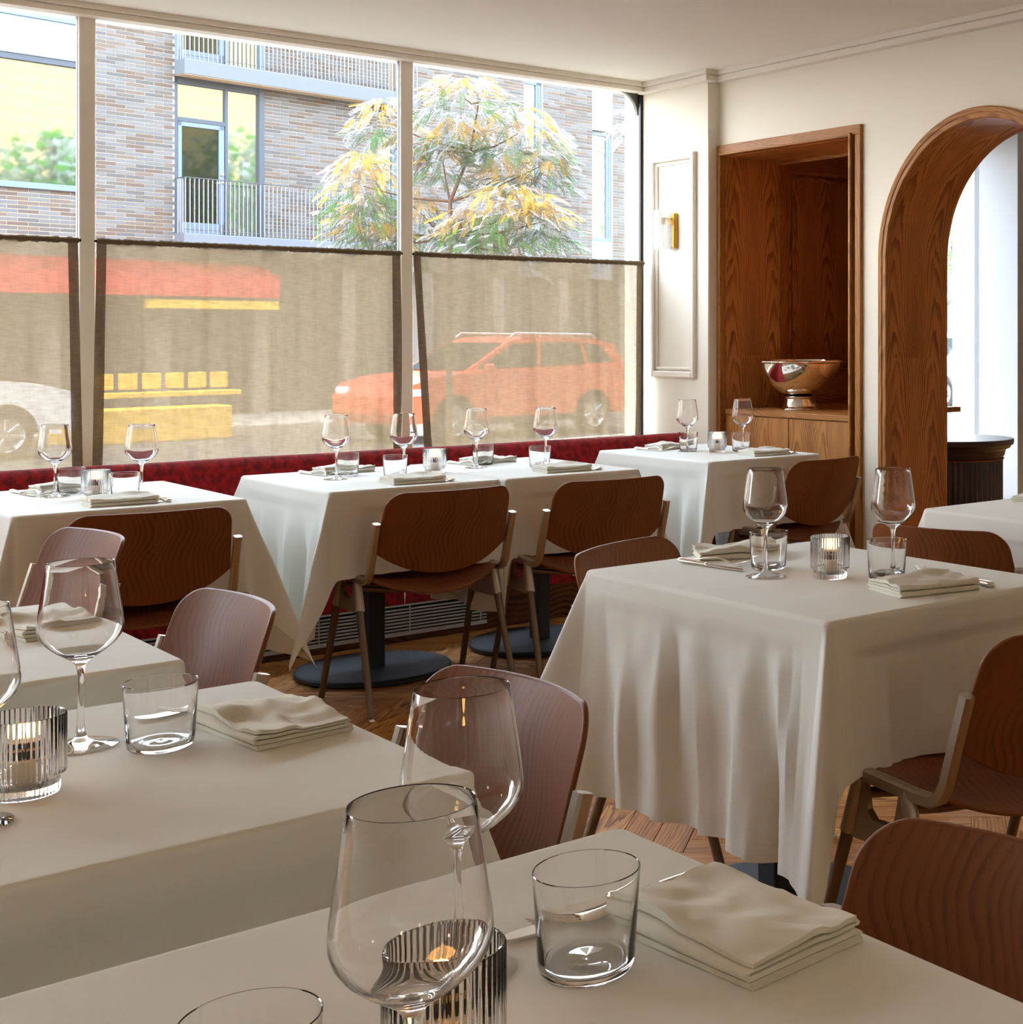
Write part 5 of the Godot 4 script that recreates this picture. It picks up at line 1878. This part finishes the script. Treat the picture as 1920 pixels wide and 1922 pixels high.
func settings() -> void:
	var gw := "wine glasses on the tables"
	var gt := "water tumblers on the tables"
	for q in [
		[0.406, -0.867, "wine glass in the foreground, before the candle holder of the nearest table"],
		[0.569, -1.123, "wine glass behind the candle holder on the nearest table"],
		[0.535, -2.083, "wine glass on the second table, beside the water tumbler"],
		[0.362, -1.83, "wine glass cut by the edge of the frame on the second table"],
		[1.973, -2.502, "wine glass in front of the tumbler at the far side of the rippled cloth table"],
		[2.171, -2.307, "wine glass behind the tumbler at the near side of the rippled cloth table"],
		[1.305, -5.372, "wine glass on the table under the first curtain, beside the dark curtain hem"],
		[1.506, -5.173, "wine glass on the table under the first curtain, nearer the chair"],
		[2.194, -5.299, "wine glass at the outer end of the paired tables"],
		[2.419, -5.231, "wine glass in front of the window mullion on the paired tables"],
		[2.783, -5.372, "wine glass next after the candle on the paired tables"],
		[3.023, -5.256, "wine glass farthest from the window mullion on the paired tables"],
		[3.858, -5.461, "wine glass in front of the pier on the table by the pier"],
		[4.071, -5.329, "wine glass in front of the oak alcove on the table by the pier"]]:
		put("wine", "wine_glass", q[0], q[1], 0.0, q[2], gw)
	for q in [
		[0.644, -1.054, "clear water tumbler beside the knife on the nearest table"],
		[0.348, -0.975, "clear water tumbler mostly below the frame on the nearest table"],
		[0.606, -2.005, "clear water tumbler in front of the fork on the second table"],
		[2.044, -2.581, "clear water tumbler before the napkin at the far side of the rippled cloth table"],
		[2.140, -2.294, "clear water tumbler by the napkin at the near side of the rippled cloth table"],
		[1.372, -5.449, "clear water tumbler on the banquette side of the table under the first curtain"],
		[1.447, -5.137, "clear water tumbler on the chair side of the table under the first curtain"],
		[2.284, -5.416, "clear water tumbler at the outer end of the paired tables, before a napkin"],
		[2.369, -5.195, "clear water tumbler on the paired tables, below the window mullion"],
		[2.869, -5.481, "clear water tumbler past the candle on the paired tables, before a napkin"],
		[2.974, -5.217, "clear water tumbler at the pier end of the paired tables"],
		[3.884, -5.490, "clear water tumbler on the table by the pier, nearest the pier"],
		[4.033, -5.292, "clear water tumbler on the table by the pier, in front of the oak cabinet"]]:
		put("tumbler", "water_tumbler", q[0], q[1], 0.0, q[2], gt)
	for q in [
		[0.483, -0.980, "on the nearest table"],
		[0.434, -1.915, "on the second table"],
		[2.068, -2.397, "on the rippled cloth table"],
		[1.392, -5.246, "on the table under the first curtain"],
		[2.571, -5.295, "on the paired tables"],
		[3.933, -5.337, "on the table by the pier"]]:
		candle(q[0], q[1], q[2])
	# places: napkin (x, z, turn), knife, fork
	var H := PI / 2
	for q in [
		["at the nearest table", 0.772, -1.026, H + 0.08, 0.728, -1.150, -0.02, 0.738, -1.122, -0.06, 0],
		["at the second table", 0.740, -2.000, H + 0.10, 0.715, -2.118, 0.0, 0.735, -2.092, -0.12, 1],
		["at the third table", 0.700, -2.955, H + 0.12, 0.668, -3.078, 0.02, 0.690, -3.052, -0.05, 1],
		["at the near side of the rippled cloth table", 2.106, -2.146, -0.22, 2.240, -2.150, -H - 0.2, 2.205, -2.185, -H - 0.25, 0],
		["at the far side of the rippled cloth table", 2.115, -2.795, -0.48, 1.965, -2.700, H + 0.12, 2.003, -2.715, H + 0.40, 1],
		["on the chair side of the table under the first curtain", 1.395, -5.005, -0.05, 1.525, -5.03, -H - 0.1, 1.495, -5.05, -H, 0],
		["on the banquette side of the table under the first curtain", 1.385, -5.56, PI + 0.05, 1.245, -5.52, H + 0.1, 1.28, -5.50, H + 0.2, 1],
		["on the chair side of the left paired table", 2.345, -5.00, -0.04, 2.47, -5.02, -H - 0.1, 2.445, -5.04, -H, 0],
		["on the banquette side of the left paired table", 2.33, -5.555, PI, 2.20, -5.53, H + 0.1, 2.235, -5.52, H + 0.2, 1],
		["on the chair side of the right paired table", 2.955, -5.015, -0.05, 3.085, -5.03, -H - 0.1, 3.06, -5.05, -H, 0],
		["on the banquette side of the right paired table", 2.935, -5.565, PI, 2.805, -5.54, H + 0.1, 2.84, -5.53, H + 0.2, 1],
		["on the chair side of the table by the pier", 3.99, -5.07, -0.05, 4.12, -5.10, -H - 0.1, 4.095, -5.12, -H, 0],
		["on the banquette side of the table by the pier", 3.90, -5.66, PI + 0.1, 3.765, -5.63, H + 0.1, 3.80, -5.62, H + 0.2, 1],
		["on the table before the arch", 3.50, -3.02, 0.2, 0, 0, 0, 0, 0, 0, 0]]:
		put("napkin%d" % q[10], "napkin", q[1], q[2], q[3], "folded white linen napkin " + q[0], "folded napkins")
		if q[4] != 0:
			put("knife", "table_knife", q[4], q[5], q[6], "silver table knife " + q[0], "table knives")
			put("fork", "table_fork", q[7], q[8], q[9], "silver table fork " + q[0], "table forks")
